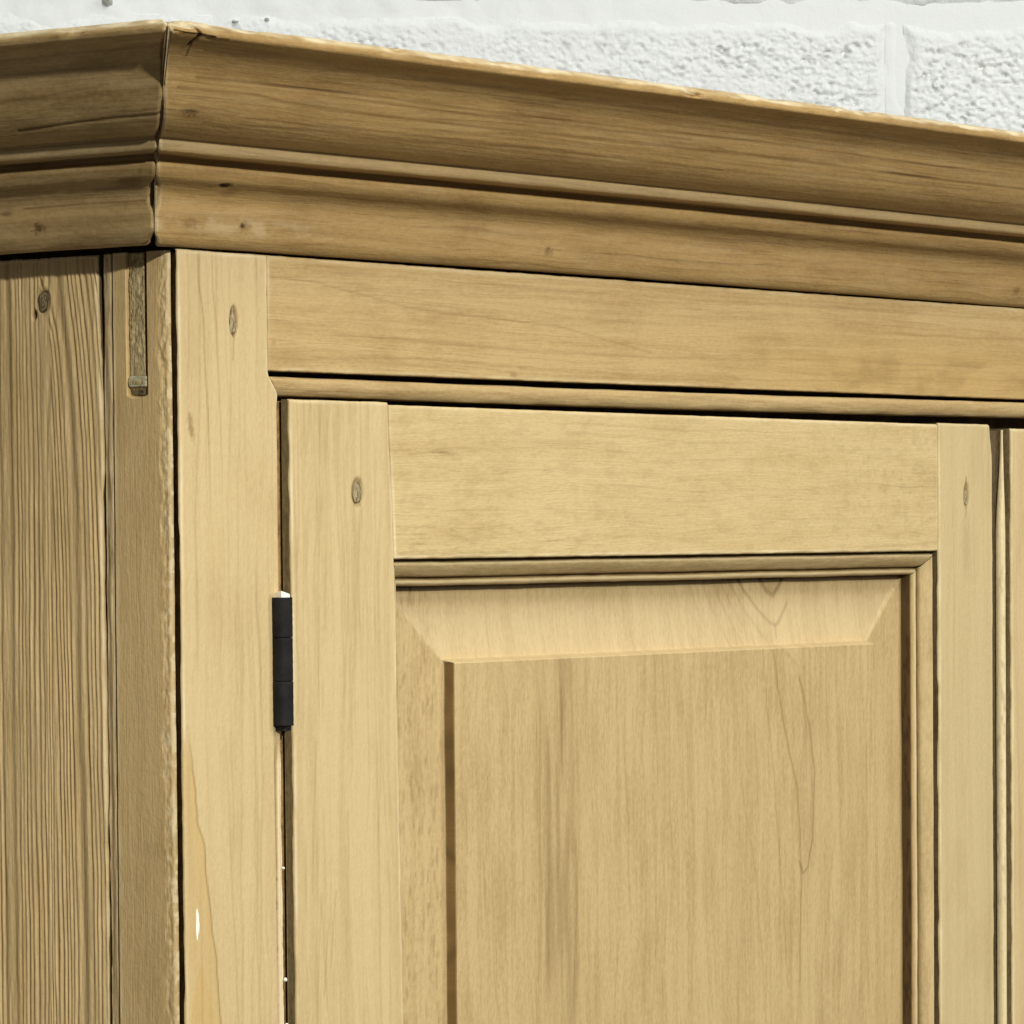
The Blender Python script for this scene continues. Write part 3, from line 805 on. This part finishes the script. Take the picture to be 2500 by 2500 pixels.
# ---- side stile (slab) with routed slot
def slot_mask(U, V):
    r = sst(20.6, 21.4, U) * (1 - sst(34.2, 35.0, U))
    bottom = -71.2 + 1.6 * ((U - 28) / 7.) ** 2
    return r * sst(-.4, .4, (V - bottom))
def slab_depth(U, V):
    d = 3.6 * slot_mask(U, V)
    d += 1.9 * (1 - sst(5.2, 8.8, U)) * (1 + 0.2 * fbm(V / 16., 0 * V, 3, 3))       # worn arris towards the front
    edge = 12.2 + 3.0 * fbm(V / 9., 0 * V, 4, 4)
    rough = (1 - sst(edge - 0.7, edge + 0.7, U)) * sst(6.5, 9, U)
    upper = sst(-110, -60, V)
    d += rough * (0.35 + 0.8 * (0.55 + .45 * upper) * fbm(U / 2.4, V / 4.0, 9, 4))
    d += 0.3 * sst(0.1, .5, fbm(U / 3.0, V / 7.0, 19, 3)) * np.exp(-((U - edge) / 1.6) ** 2)
    return d
def slab_mark(U, V):
    edge = 12.2 + 3.0 * fbm(V / 9., 0 * V, 4, 4)
    m = 0.20 * np.exp(-((U - edge - .5) / 1.0) ** 2) * sst(-.1, .3, fbm(V / 7., 0 * V, 14, 3))
    m += 0.30 * sst(.12, .5, fbm(U / 2.0, V / 2.8, 15, 3)) * (1 - sst(edge - 1, edge + 1, U)) * sst(-95, -40, V)
    m += 0.5 * slot_mask(U, V) * 0.7
    m += 0.10 * ell(U, V, 17, -301, 9, 4, .8, 0, 16, .7)
    return np.clip(m, 0, 1)
def slab_tint(U, V):
    edge = 12.2 + 3.0 * fbm(V / 9., 0 * V, 4, 4)
    return -(.95 * sst(.0, .4, fbm(U / 2.2, V / 3.5, 17, 3)) * (1 - sst(edge - 1.5, edge, U)) + .45 * sst(.25, .5, fbm(U / 1.8, V / 8., 18, 3)) * np.exp(-((U - edge) / 2.0) ** 2))
slab = board('side_stile', axis(5.1, 43.8, .8, [(5, 44, 0.55), (20.4, 21.6, .2), (34, 35.2, .2)]), axis(ZB, 2.4, 1, [(ZB, VB, DZ), (VB, -80, 0.9), (-80, 3, .6)]),
             0, 0.0, 12, [m_slab, m_dirty], cup, side='side', lo=lambda V: 6.3 + 0 * V, hi=lambda V: 43.7 - 0.0035 * V, round_r=0.5, wear=0.12, seed=31, inset=(9, 0), arris=.7,
             depth=slab_depth, mark=slab_mark, tint=slab_tint)
# slat let into the slot
def slat_depth(U, V):
    d = 0.9 * fbm(U / 2.2, V / 3.0, 33, 4) * sst(-58, -48, V) + .25 * fbm(U / 3., V / 6., 34, 3)
    d -= 1.5 * sst(-60.5, -63, V)
    d += 1.6 * sst(-64.6, -67.2, V) * 1.2
    return d
def slat_mark(U, V):
    return np.clip(0.45 * sst(.05, .5, fbm(U / 1.6, V / 2.4, 35, 4)) * sst(-52, -30, V) + .22 * sst(-61.2, -60.4, V) * (1 - sst(-60.4, -59.4, V)) + 0.45 * sst(-65.2, -67, V), 0, 1)  # last term paints an undershadow at the slat's foot
board('slot_slat', axis(22.5, 34.0, .5, edge=1.2), axis(-68.0, 2.0, 0.55), 0, 1.6, 4.5, [m_slat, m_dirty], slab, side='side', arris=0, round_r=0.7, wear=0.35, seed=36,
      depth=slat_depth, mark=slat_mark, hi=lambda V: 34.0 + 0 * V, lo=lambda V: 23.7 - 1.4 * sst(-58, -64, V))
def pegdepth(U, V): return 1.9 * sst(-65.6, -66.6, V) + .12 * fbm(U / 2., V / 2., 5, 3)
board('filler_end', axis(21.6, 34.2, .5, edge=1.2), axis(-70.4, -60.4, 0.35), 0, 0.15, 3.4, [m_filler, m_dirty], slab, side='side', arris=0, round_r=1.0, wear=0.4, seed=38, depth=pegdepth, mark=lambda U, V: .6 * sst(-65.6, -66.4, V) + .35 * sst(.1, .5, fbm(U / 2., V / 2., 6, 2)),  # lower end painted dark as its undershadow
      hi=lambda V: 34.1 + 0 * V, lo=lambda V: 21.8 + 0 * V)

# ---- narrow strip beside the slab, split by a crack
def strip_hi(V): return 51.3 + 0.8 * sst(-20, -70, V) + 0.5 * fbm(V / 25., 0 * V, 44, 3)
def strip_depth(U, V): return 0.7 + 0.9 * sst(47.5, 51, U) + 0.5 * fbm(U / 1.6, V / 22., 45, 3)
def strip_mark(U, V): return np.clip(0.28 * sst(-.1, .35, fbm(U / 1.0, V / 20., 46, 3)) + 0.25 * sst(.1, .4, fbm(U / 3., V / 14., 48, 3)), 0, 1)
board('side_strip', axis(44.9, 51.5, .5, edge=1.0), axis(ZB, 2.2, 1, [(ZB, VB, DZ), (VB, 3, 1.2)]), 0, 0.2, 11, [m_plank, m_dirty], cup, side='side',
      hi=strip_hi, lo=lambda V: 44.9 - .0035 * V, round_r=.8, wear=.5, seed=47, depth=strip_depth, mark=strip_mark)

# ---- ribbed weathered planks of the side
def ridge(U, V, seed, knot=None):
    sh = 0 * U
    W = 0 * U
    if knot:
        ky, kz = knot
        right = sst(ky + 2.2, ky - 4.5, U)
        sh = right * (13.5 * (1 - np.exp(np.minimum(V - 6, 0) / 95.)) - 4.6 * np.exp(-((V - kz) / 16.) ** 2) * np.exp(-np.clip(ky - U, 0, 99) / 10.))
        sh = sh - (1 - right) * 0.7 * np.exp(-((V - kz) / 22.) ** 2) * np.exp(-np.abs(U - ky) / 9.) * 2
    uu = U + sh + 1.5 * fbm(V / 120., U / 30., seed, 3) + 0.5 * fbm(V / 26., U / 10., seed + 1, 2)
    # irregular spacing
    ph = uu / 3.3 + 0.55 * np.sin(uu / 6.3 + seed) + 0.35 * np.sin(uu / 2.9 + 2 * seed)
    fr = ph - np.floor(ph)
    valley = np.exp(-(np.minimum(fr, 1 - fr) / 0.28) ** 2)
    amp = 0.62 + 0.75 * vnoise(np.floor(ph + .5) * 3.17, V / 85., seed + 5)
    flat = 1.0
    if knot:
        wedge = np.exp(-((U - (ky + 1.5 - 0.0 * V)) / (4.0 + 0.0 * V)) ** 2) * (V < kz + 14)
        flat = 1 - 0.75 * wedge * np.exp(np.minimum(V - kz, 0) / 300.)
    return valley * np.clip(amp, 0.15, 1.2) * flat, fr


def side_plank(u0, u1, seed, knot=None, lo=None, ustep=.42, name='side_plank'):
    def dep(U, V):
        v, fr = ridge(U, V, seed, knot)
        d = 1.05 * v + 0.30 * fbm(U / 1.2, V / 24., seed + 7, 3) + .3
        if knot: d = d * (1 - 0.8 * ell(U, V, knot[0], knot[1], 5.5, 8.5, .4)) + 0.6 * ell(U, V, knot[0], knot[1], 4.6, 6.6, .2) \
                + 1.6 * ell(U, V, 98.7, -27, 1.5, 2.6, .4) + .7 * ell(U, V, 93.6, -10.8, 1.0, 2.6, .5, -.3)
        return d
    def mar(U, V):
        v, fr = ridge(U, V, seed, knot)
        m = 0.23 * v + 0.10 * sst(0, .4, fbm(U / .9, V / 30., seed + 9, 3))
        if knot: m = m * (1 - 0.6 * ell(U, V, knot[0], knot[1], 5.5, 8.5, .4)) + 0.35 * ell(U, V, knot[0], knot[1], 4.8, 6.9, .25) \
                + 0.75 * ell(U, V, 98.7, -27, 1.4, 2.4, .4) + .5 * ell(U, V, 93.6, -10.8, .9, 2.4, .5, -.3)
        return np.clip(m, 0, 1)
    def tin(U, V):
        return 0.25 * sst(0, .4, fbm(U / 6., V / 60., seed + 10, 2))
    dense = [(u0, u1, ustep)]
    vis = u0 < 150
    return board(name, axis(u0, u1, 1, dense), axis(ZB, 2.0, 1, [(ZB, VB, DZ), (VB, 3, 1.5 if vis else 6.0), (-45, 3, .8)] if vis else [(ZB, 3, 9.0)]), 0, 0.6, 11, [m_plank, m_dirty], cup,
                 side='side', lo=lo, round_r=1.3, wear=.4, seed=seed, depth=dep, mark=mar, tint=tin)


def plank_lo(V):   # edge towards the slab: gap opens upwards
    return 54.6 - 1.6 * sst(-18, -60, V) + 1.6 * sst(5, -40, V) * 0 + 0.35 * fbm(V / 20., 0 * V, 55, 3) - 0.7 * sst(-60, -100, V) + 1.0 * sst(-105, -125, V) * (1 - sst(-170, -220, V)) + 0.003 * (-V)
pk = side_plank(54.3, 252, 3, (91.9, -20.0), plank_lo)
disc('knot', 91.6, -20.0, 4.0, 6.0, 0.75, [m_knot], pk, side='side', seed=6, rag=.10, dome=.3, lean=-.35, ring=.8)
side_plank(253.5, 440, 5, ustep=1.6)
side_plank(441.5, YD, 8, ustep=1.6)

# ================================================================== DOORS
def opening(x0, x1, z0, z1): return x0, x1, z0, z1
DTH = 26.0


mould_prof = smooth_prof([(-1.5, 9.0), (-0.3, 6.8), (1.0, 6.6), (1.7, 5.6), (2.0, 3.6), (3.2, 3.1), (5.0, 4.0), (7.0, 5.7), (8.8, 7.8), (9.7, 9.6), (10.1, 12.2), (10.9, 12.6),
                          (11.4, 10.6), (12.2, 9.8), (13.4, 10.0), (14.3, 11.0), (14.8, 13), (14.9, 14.5), (15.0, 24)], 0.45, 1)


def moulding_run(parent, rect, which, seed):
    x0, x1, z0, z1 = rect      # frame opening
    if which in ('top', 'bottom'): L0, L1 = x0, x1
    else: L0, L1 = z0, z1
    n = 150 if L1 - L0 > 600 else int((L1 - L0) / 2.2)
    vis = which in ('top', 'right')
    S = np.linspace(0, 1, 260 if vis else 40)
    def fn(S, P0, P1):
        g = 0.12 + 0.5 * sst(6, 9, P0) * (1 - sst(10, 11, P0))
        a = L0 + P0 + g; b = L1 - P0 - g
        q = a + (b - a) * S
        wob = 0.35 * fbm(q / 60., 0 * q, seed, 3)
        if which == 'top': return world(q, P1, z1 - P0 + wob)
        if which == 'bottom': return world(q, P1, z0 + P0 + wob)
        if which == 'left': return world(x0 + P0 + wob, P1, q)
        return world(x1 - P0 + wob + 0.0012 * (-150 - q) * (q > VB), P1, q)
    X, f, gr, mk, tn, _ = sweep('m', (S, fn), mould_prof, None, parent,
                                disp=lambda S, A, a, b: 0.26 * fbm(S * (L1 - L0) / 14., A / 4., seed + 1, 3),
                                mark=lambda S, A, a, b: np.clip(0.85 * np.exp(-((a - 10.4) / .75) ** 2) + .75 * np.exp(-((a - 0.5) / 1.2) ** 2) + .84 * sst(14.45, 14.85, a) + .12 * sst(0.05, .45, fbm(S * (L1 - L0) / 9., A / 2.5, seed + 2, 3)), 0, 1),  # quirk, groove and bead side painted dark, standing for their shade
                                flip=which in ('top', 'left'))
    arc_ = gr[:, 1].copy(); pf = mould_prof; ar = np.concatenate([[0], np.cumsum(np.hypot(*(np.diff(pf, axis=0).T)))])
    wq = np.interp(arc_, ar, pf[:, 0])
    tn = -(.55 * np.exp(-((wq - 13.0) / .8) ** 2) + .35 * np.exp(-((wq - 2.6) / .6) ** 2)).reshape(tn.shape)  # highlights painted pale on the bead nose and ovolo edge
    gr = gr.copy(); gr[:, 0] = gr[:, 0] * (L1 - L0) + seed * 40
    build('panel_moulding', X.reshape(-1, 3), f, gr, mk.ravel(), tn.ravel(), [m_mould], None, None, parent)


def fielded_panel(parent, rect, mats, seed, detail, mark=None):
    x0, x1, z0, z1 = rect
    ax0, ax1, az0, az1 = x0 + 10, x1 - 10, z0 + 10, z1 - 10
    fx0, fx1, fz0, fz1 = x0 + 64.0, x1 - 64.0, z0 + 62, z1 - 57.8
    def dep(U, V):
        # rim coordinate: 0 at the rim, 1 at the raised field, measured on the nearest side
        tl = (U - x0 - 15) / (fx0 - x0 - 15); tr = (x1 - 15 - U) / (x1 - 15 - fx1)
        tt = (z1 - 16 - V) / (z1 - 16 - fz1); tb = (V - z0 - 16) / (fz0 - z0 - 16)
        tt = tt + 0.010 * fbm(U / 12., V / 9., seed + 4, 3)
        t = np.minimum(np.minimum(tl, tr), np.minimum(tt, tb))
        bev = 19.0 - 3.6 * np.clip(t, 0, 1) ** 1.7
        top_side = (tt <= np.minimum(tl, tr))
        bev = np.where(top_side, 20.6 - 5.2 * np.clip(t, 0, 1) ** 1.9, bev)
        slope_w = np.where(top_side, 0.062, 0.018)
        st = sst(1 - slope_w, 1.0, t)
        d = bev * (1 - st) + 9.0 * st
        d += 0.30 * fbm(U / 22., V / 30., seed, 3) * (1 - st)
        d += .10 * fbm(U / 3., V / 14., seed + 2, 3)
        return d
    if detail:
        us = axis(ax0, ax1, 1, [(ax0, ax1, 1.25), (fx0 - 2, fx0 + 1, .16), (fx1 - 1, fx1 + 2, .3)])
        vs_ = axis(az0, az1, 1, [(az0, VB, DZ), (VB, az1, 1.25), (fz1 - 1, fz1 + 5, .4)])
    else:
        us = axis(ax0, ax1, 1, [(ax0, ax1, 5.0), (fx0 - 2, fx0 + 1, .8), (fx1 - 1, fx1 + 2, .8)])
        vs_ = axis(az0, az1, 1, [(az0, az1, 8.0), (fz1 - 1, fz1 + 5, 1)])
    def stepmark(U, V):
        m = 0 * U if mark is None else mark(U, V)
        s_ = sst(fx0 - 1.3, fx0 - .75, U) * (1 - sst(fx0 - .25, fx0 + .1, U)) * (V < fz1 + .8) * (0.60 + .16 * fbm(V / 20., 0 * V, seed + 6, 3))  # left-facing step: its shade is painted into the colour
        rim = np.minimum(np.minimum(U - x0 - 15, x1 - 15 - U), np.minimum(z1 - 15.3 - V, V - z0 - 15))
        s_ = s_ + .75 * np.exp(-np.clip(rim, 0, 99) / .8) + .12 * np.exp(-np.clip(rim, 0, 99) / 5.)  # shadow line below the moulding, painted along the rim
        return np.clip(m + s_, 0, 1)
    def paletop(U, V):  # top bevel tinted paler, painting in light from above
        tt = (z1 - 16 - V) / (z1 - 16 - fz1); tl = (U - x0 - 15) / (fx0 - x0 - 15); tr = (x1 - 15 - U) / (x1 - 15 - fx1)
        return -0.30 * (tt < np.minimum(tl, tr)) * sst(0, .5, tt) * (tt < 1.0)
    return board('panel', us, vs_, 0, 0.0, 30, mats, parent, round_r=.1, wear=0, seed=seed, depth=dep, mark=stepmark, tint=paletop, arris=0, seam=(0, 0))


def panel_mark(U, V):
    m = 0 * U
    F = sst(-209, -214, V)
    # darker heartwood streaks, left of the middle
    for x, a, w, z0, z1 in ((318, .20, 1.0, -215, -420), (326, .16, 2.6, -240, -420), (341, .24, 1.1, -214, -300), (345, .22, 2.0, -290, -420), (352, .14, 3.5, -300, -430),
                            (292, .10, 1.0, -230, -420), (365, .10, 1.2, -330, -430), (262, .08, .8, -240, -400), (302, .08, 1.0, -260, -420)):
        c = x + 2.2 * fbm(V / 60., 0 * V, int(x), 3)
        m += a * np.exp(-((U - c) / w) ** 2) * sst(z0, z0 - 30, V) * sst(z1, z1 + 40, V)
    band = np.exp(-((U - 338 - 5 * fbm(V / 70., 0 * V, 77, 2)) / 17.) ** 2)
    m += band * (.07 + .18 * sst(-.2, .4, fbm(U / 3.0, V / 60., 78, 4))) * F
    m += .06 * sst(.0, .5, fbm(U / 16., V / 60., 79, 4)) * F + .07 * np.exp(-((U - 640) / 26.) ** 2) * sst(-.2, .4, fbm(U / 4., V / 50., 80, 3)) * F
    # wandering cathedral lines at the right
    L = [([(560, -214), (566, -240), (572, -262), (586, -300), (590, -345), (588, -420)], .30, .8),
         ([(548, -214), (553, -250), (560, -290), (566, -340), (575, -420)], .16, .7),
         ([(590, -232), (600, -262), (606, -290), (603, -330), (598, -348), (592, -352), (588, -344)], .30, .7),
         ([(575, -216), (588, -224), (594, -250), (598, -268)], .14, .7),
         ([(520, -250), (526, -300), (540, -350), (548, -420)], .12, .8),
         ([(628, -330), (620, -375), (612, -420)], .12, .8),
         ([(470, -225), (474, -300), (470, -420)], .10, .8),
         ([(420, -260), (424, -330), (420, -420)], .08, .8)]
    for pts, a, w in L:
        m += a * poly_line(U + 1.0 * fbm(V / 12., U / 40., 91, 3), V, pts, w, .9) * F
    # figure cut open by the top bevel
    B = (1 - F)
    for pts, a, w in (([(538, -170), (546, -178), (560, -190), (571, -197.5), (576, -199), (581, -197), (592, -186)], .34, 1.0), ([(576, -199), (575.6, -207)], .3, .6),
                      ([(562, -170), (570, -178), (577, -181), (585, -174), (589, -168)], .30, 1.5),
                      ([(528, -170), (545, -190), (566, -210)], .20, .7), ([(512, -172), (524, -190), (538, -211)], .18, .7), ([(500, -172), (512, -192), (524, -211)], .16, .6),
                      ([(486, -172), (492, -184), (500, -198)], .16, .6), ([(520, -172), (534, -190), (550, -210)], .13, .6), ([(470, -172), (476, -186)], .12, .6)):
        m += a * poly_line(U + .7 * fbm(V / 5., U / 9., 92, 3), V, pts, w, .8) * B
    m += 0.12 * ell(U, V, 577, -174, 9, 8, .5) * B
    m += 0.10 * sst(0.05, .4, fbm(U / 2.0, V / 12. + U / 20., 93, 3)) * B * sst(440, 480, U) * (1 - sst(560, 570, U))
    m += growth(U, V, 311, 238, 676, 46, .10, 10., 130., .55) * F
    # left bevel: short dark scratches
    m += 0.22 * sst(.12, .5, fbm(U / 1.5, V / 9., 94, 3)) * (1 - sst(234, 240, U))
    return np.clip(1.15 * m, 0, 1)


def door(x0, x1, detail, wl, wr, mats):
    dr = bpy.data.objects.new('door', None); COL.objects.link(dr); dr.parent = cup
    zt, zb = (-71.2, -1180.0) if detail else (-76.0, -1180.0)
    ml, mr_, mrr = mats
    dv = [(zb, VB, DZ), (VB, -60, 1.0)]
    # meeting line of stile and rail leans a little on the left
    if detail:
        inL = lambda V: 171.6 + 3.6 * sst(-72, -155, V) + 0.016 * (-155 - V) * (V < -155) * (V > -500) + 5.5 * (V <= -500)
        def dep(U, V):
            return 1.1 * ell(U, V, 143.9, -119.6, 4.9, 7.4, .2) - 0.35 + 0.25 * sst(168, 171.4, U) * sst(-160, -150, V)
        def mar(U, V):
            m = .40 * ell(U, V, 143.9, -119.6, 5.2, 7.9, .2) + .14 * poly_line(U, V, [(140.2, -126), (140.4, -140)], .7, .9) + .14 * poly_line(U, V, [(147.2, -126), (147.0, -138)], .6, .9)
            for x, s, a in ((95, 5, .10), (104, 6, .12), (112, 8, .14), (120, 3, .12), (132, 7, .10), (158, 9, .10)):
                c = x + 0.055 * (V + 75) * (x < 125) * (V > -200) - 7 * (V <= -200) * (x < 125) + 2.4 * fbm(V / 50., 0 * V, s, 3) 
                m += a * np.exp(-((U - c) / .8) ** 2) * sst(-.15, .2, fbm(V / 30., 0 * V, s + 3, 2))
            m += growth(U, V, 303, 90, 172, 13, .13, 7.)
            for x, z0, z1 in ((118, -330, -370), (112, -345, -385), (106, -330, -400), (103, -250, -330)):
                m += .16 * poly_line(U, V, [(x + 4, z0), (x + 1, (z0 + z1) / 2), (x - 1, z1)], .6, .9)
            return np.clip(m, 0, 1)
    else:
        inL = lambda V: x0 + wl + 0 * V; dep = None; mar = None
    board('stile', axis(x0, x0 + wl, .9, None if detail else [(x0, x0 + wl, 1.2)]), axis(zb, zt, 1, dv), 0, 0.0, 5.2 if detail else DTH, [ml, m_edge], dr, inset=(0, 0),
          hi=(lambda V: inL(V)) if detail else None, lo=(lambda V: x0 - 0.002 * V * (V > -500)) if detail else None,
          round_r=1.2, wear=.3, seed=101 + int(x0), depth=dep, mark=mar)
    def dep2(U, V): return 1.2 * ell(U, V, x1 - 33.2, -120.0, 3.2, 7.5, .2)
    def mar2(U, V):
        g_ = growth(U, V, 305, x1 - wr, x1, 7, .08)
        m = .5 * ell(U, V, x1 - 33.2, -120.0, 3.4, 8.2, .25) + .45 * poly_line(U, V, [(x1 - 34.2, -112), (x1 - 33.6, -108.5)], .7, .8) + .3 * poly_line(U, V, [(x1 - 33.6, -128), (x1 - 34.5, -134)], .5, .9)
        m += g_ + .12 * ell(U, V, x1 - 34, -150, 5, 16, .8, 0, 33, .5)
        return np.clip(m, 0, 1)
    hi2 = (lambda V: x1 - 3.2 * sst(-98, -72, V) + .002 * V * 0) if detail else None
    rs = board('stile', axis(x1 - wr, x1, .9), axis(zb, zt - 2.6 if detail else zt, 1, dv), 0, 0.0, DTH, [mrr, m_dirty], dr, hi=hi2,
               round_r=1.5, wear=.3, seed=131, depth=dep2 if detail else None, mark=mar2 if detail else None)
    if detail:
        disc('wooden_plug', 143.9, -119.6, 4.1, 6.3, 0.35, [m_plug], dr, seed=9, rag=.06, dome=.3, ring=.45)
        disc('wooden_plug', x1 - 32.8, -121.0, 2.2, 5.6, 0.85, [m_plug], dr, seed=4, rag=.05, dome=.15, point=.2)
    # rails
    rx0, rx1 = x0 + wl + .3, x1 - wr - .25
    rz1 = zt - 1.4; rz0 = -155.2
    def rmark(U, V):
        m = .16 * poly_line(U, V, [(190, -98.5), (215, -97.0), (230, -99.0)], .7, .9) + .20 * poly_line(U, V, [(210, -97.6), (232, -97.6)], .6, .8)
        m += .13 * sst(.08, .45, fbm(U / 9., V / 1.6, 44, 4)) * sst(-124, -142, V) * (1 - sst(330, 430, U))
        m += .12 * ell(U, V, 330, -91, 40, 1.6, .9) + .08 * sst(.1, .5, fbm(U / 12., V / 5., 47, 3))
        m += .08 * sst(.1, .5, fbm(U / 5., V / 5., 48, 3)) * sst(600, 640, U) + growth(V, U, 307, -154, -74, 9, .09, 9., 260.)
        return np.clip(m, 0, 1)
    board('top_rail', axis(rx0, rx1, 1.2, [(rx0, rx1, 1.2 if detail else 4.0)]), axis(rz0, rz1, .9), 0, 0.35 if detail else .2, DTH, [mr_, m_dirty], dr, round_r=1.3, wear=.22, seed=141,
          lo=(lambda V: inL(V) + .45) if detail else None, grain='h', mark=rmark if detail else None,
          top=(lambda U: rz1 - 2.0 * (U - rx0) / (rx1 - rx0)) if detail else None)
    board('bottom_rail', axis(rx0, rx1, 4), axis(zb, zb + 110, 4), 0, 0.2, DTH, [mr_, m_dirty], dr, round_r=1, wear=.2, seed=145, grain='h')
    rect = (rx0, rx1, zb + 110, rz0)
    for w, s in (('top', 3), ('right', 8), ('left', 13), ('bottom', 17)): moulding_run(dr, rect, w, s)
    fielded_panel(dr, rect, [m_panel, m_dark], 151, detail, panel_mark if detail else None)
    return dr


d1 = door(87.3, 807.6, True, 88.0, 67.6, (m_stile, m_rail, m_stile2))
d2 = door(831.6, 1552.0, False, 67.6, 88.0, (m_stile, m_rail, m_stile2))
board('corner_post', axis(1561, XR, 1, [(1561, XR, 3)]), axis(ZB, 2.6, 1, [(ZB, VB, 20), (VB, 3, 6)]), 0, 0.0, 14, [m_post, m_dirty], cup, round_r=1.1, seed=12)
# meeting bead planted on the left door's closing edge
bp = []
for k in range(19):
    th = math.radians(215 - k * 250 / 18.)
    bp.append((math.cos(th), -math.sin(th)))
Sz = np.concatenate([np.linspace(-77.0, VB, 260), np.linspace(VB - 8, -1180, 40)])
def mbead(S, P0, P1):
    taper = 1 - sst(-150, -79, S)
    r = 0.75 + 2.25 * taper
    cx = 827.2 - r - 0.0 * S + 0.25 * fbm(S / 30., 0 * S, 5, 3)
    return world(cx + r * P0, 4.2 + r * 1.15 * P1, S)
X, f, gr, mk, tn, _ = sweep('mb', (Sz, mbead), bp, None, d1, flip=False,
                            mark=lambda S, A, a, b: np.clip(.25 * sst(0.1, .5, fbm(S / 7., A * 2, 6, 3)), 0, 1))
gr = gr.copy(); gr[:, 1] *= 3
build('meeting_bead', X.reshape(-1, 3), f, gr, mk.ravel(), tn.ravel(), [m_beadw], None, None, d1)
box('meeting_strip', 807.9, 826.5, 7.2, 20, -1180, -77.5, [m_dirty], d1)

# ---- hinge
hinge = bpy.data.objects.new('hinge', None); COL.objects.link(hinge); hinge.parent = cup
def tube(name, cx, cy, z0, z1, r, mat, parent, n=32, flat=1.0):
    prof = [(0.2, z0), (r * .965, z0), (r * .99, z0 + .1), (r, z0 + .3)]
    for q in np.linspace(z0 + 1.5, z1 - 1.5, 10): prof.append((r, q))
    prof += [(r, z1 - .4), (r * .985, z1 - .12), (r * .92, z1), (0.2, z1)]
    V = []; gr = []
    for (rr, z) in prof:
        for i in range(n):
            th = 2 * math.pi * i / n
            e = rr * (1 + .012 * math.sin(z * 1.7 + i))
            V.append((cx + e * math.cos(th), cy + e * flat * math.sin(th), z)); gr.append((z, i, 0))
    V = np.array(V); f = []
    for k in range(len(prof) - 1):
        for i in range(n):
            j = (i + 1) % n
            f.append((k * n + i, k * n + j, (k + 1) * n + j, (k + 1) * n + i))
    return build(name, world(V[:, 0], V[:, 1], V[:, 2]), np.array(f), np.array(gr), np.zeros(len(V)), np.zeros(len(V)), [mat], None, None, parent)
HX, HY, HR = 76.9, -2.2, 5.65
tube('knuckle', HX, HY, -194.75, -174.0, HR, m_black, hinge)
tube('knuckle', HX, HY, -217.4, -194.95, HR * .99, m_black, hinge)
tube('knuckle', HX, HY, -240.6, -217.6, HR, m_black, hinge)
tube('pin_end', HX + .4, HY, -243.2, -240.5, HR * .72, m_black, hinge)
box('hinge_leaf', 79.3, 80.3, 2, 22, -241, -174.5, [m_black], hinge)
box('hinge_leaf', 84.6, 85.6, 2, 22, -241, -174.5, [m_black], hinge)
# white paint left on the top of the hinge
n = 0
P = [(72.6, -5.6), (78.5, -6.4), (81.2, -2.5), (74.0, 0.5)]
top_z = [-170.6, -172.3, -173.2, -171.6]
V = np.array([(p[0], p[1], z) for p, z in zip(P, top_z)] + [(p[0], p[1], -174.3) for p in P])
build('paint_blob', world(V[:, 0], V[:, 1], V[:, 2]), np.array([(0, 1, 2, 3), (7, 6, 5, 4)] + [(i, i + 4, (i + 1) % 4 + 4, (i + 1) % 4) for i in range(4)]),
      V, np.zeros(8), np.zeros(8), [m_white], None, np.zeros(6), hinge)
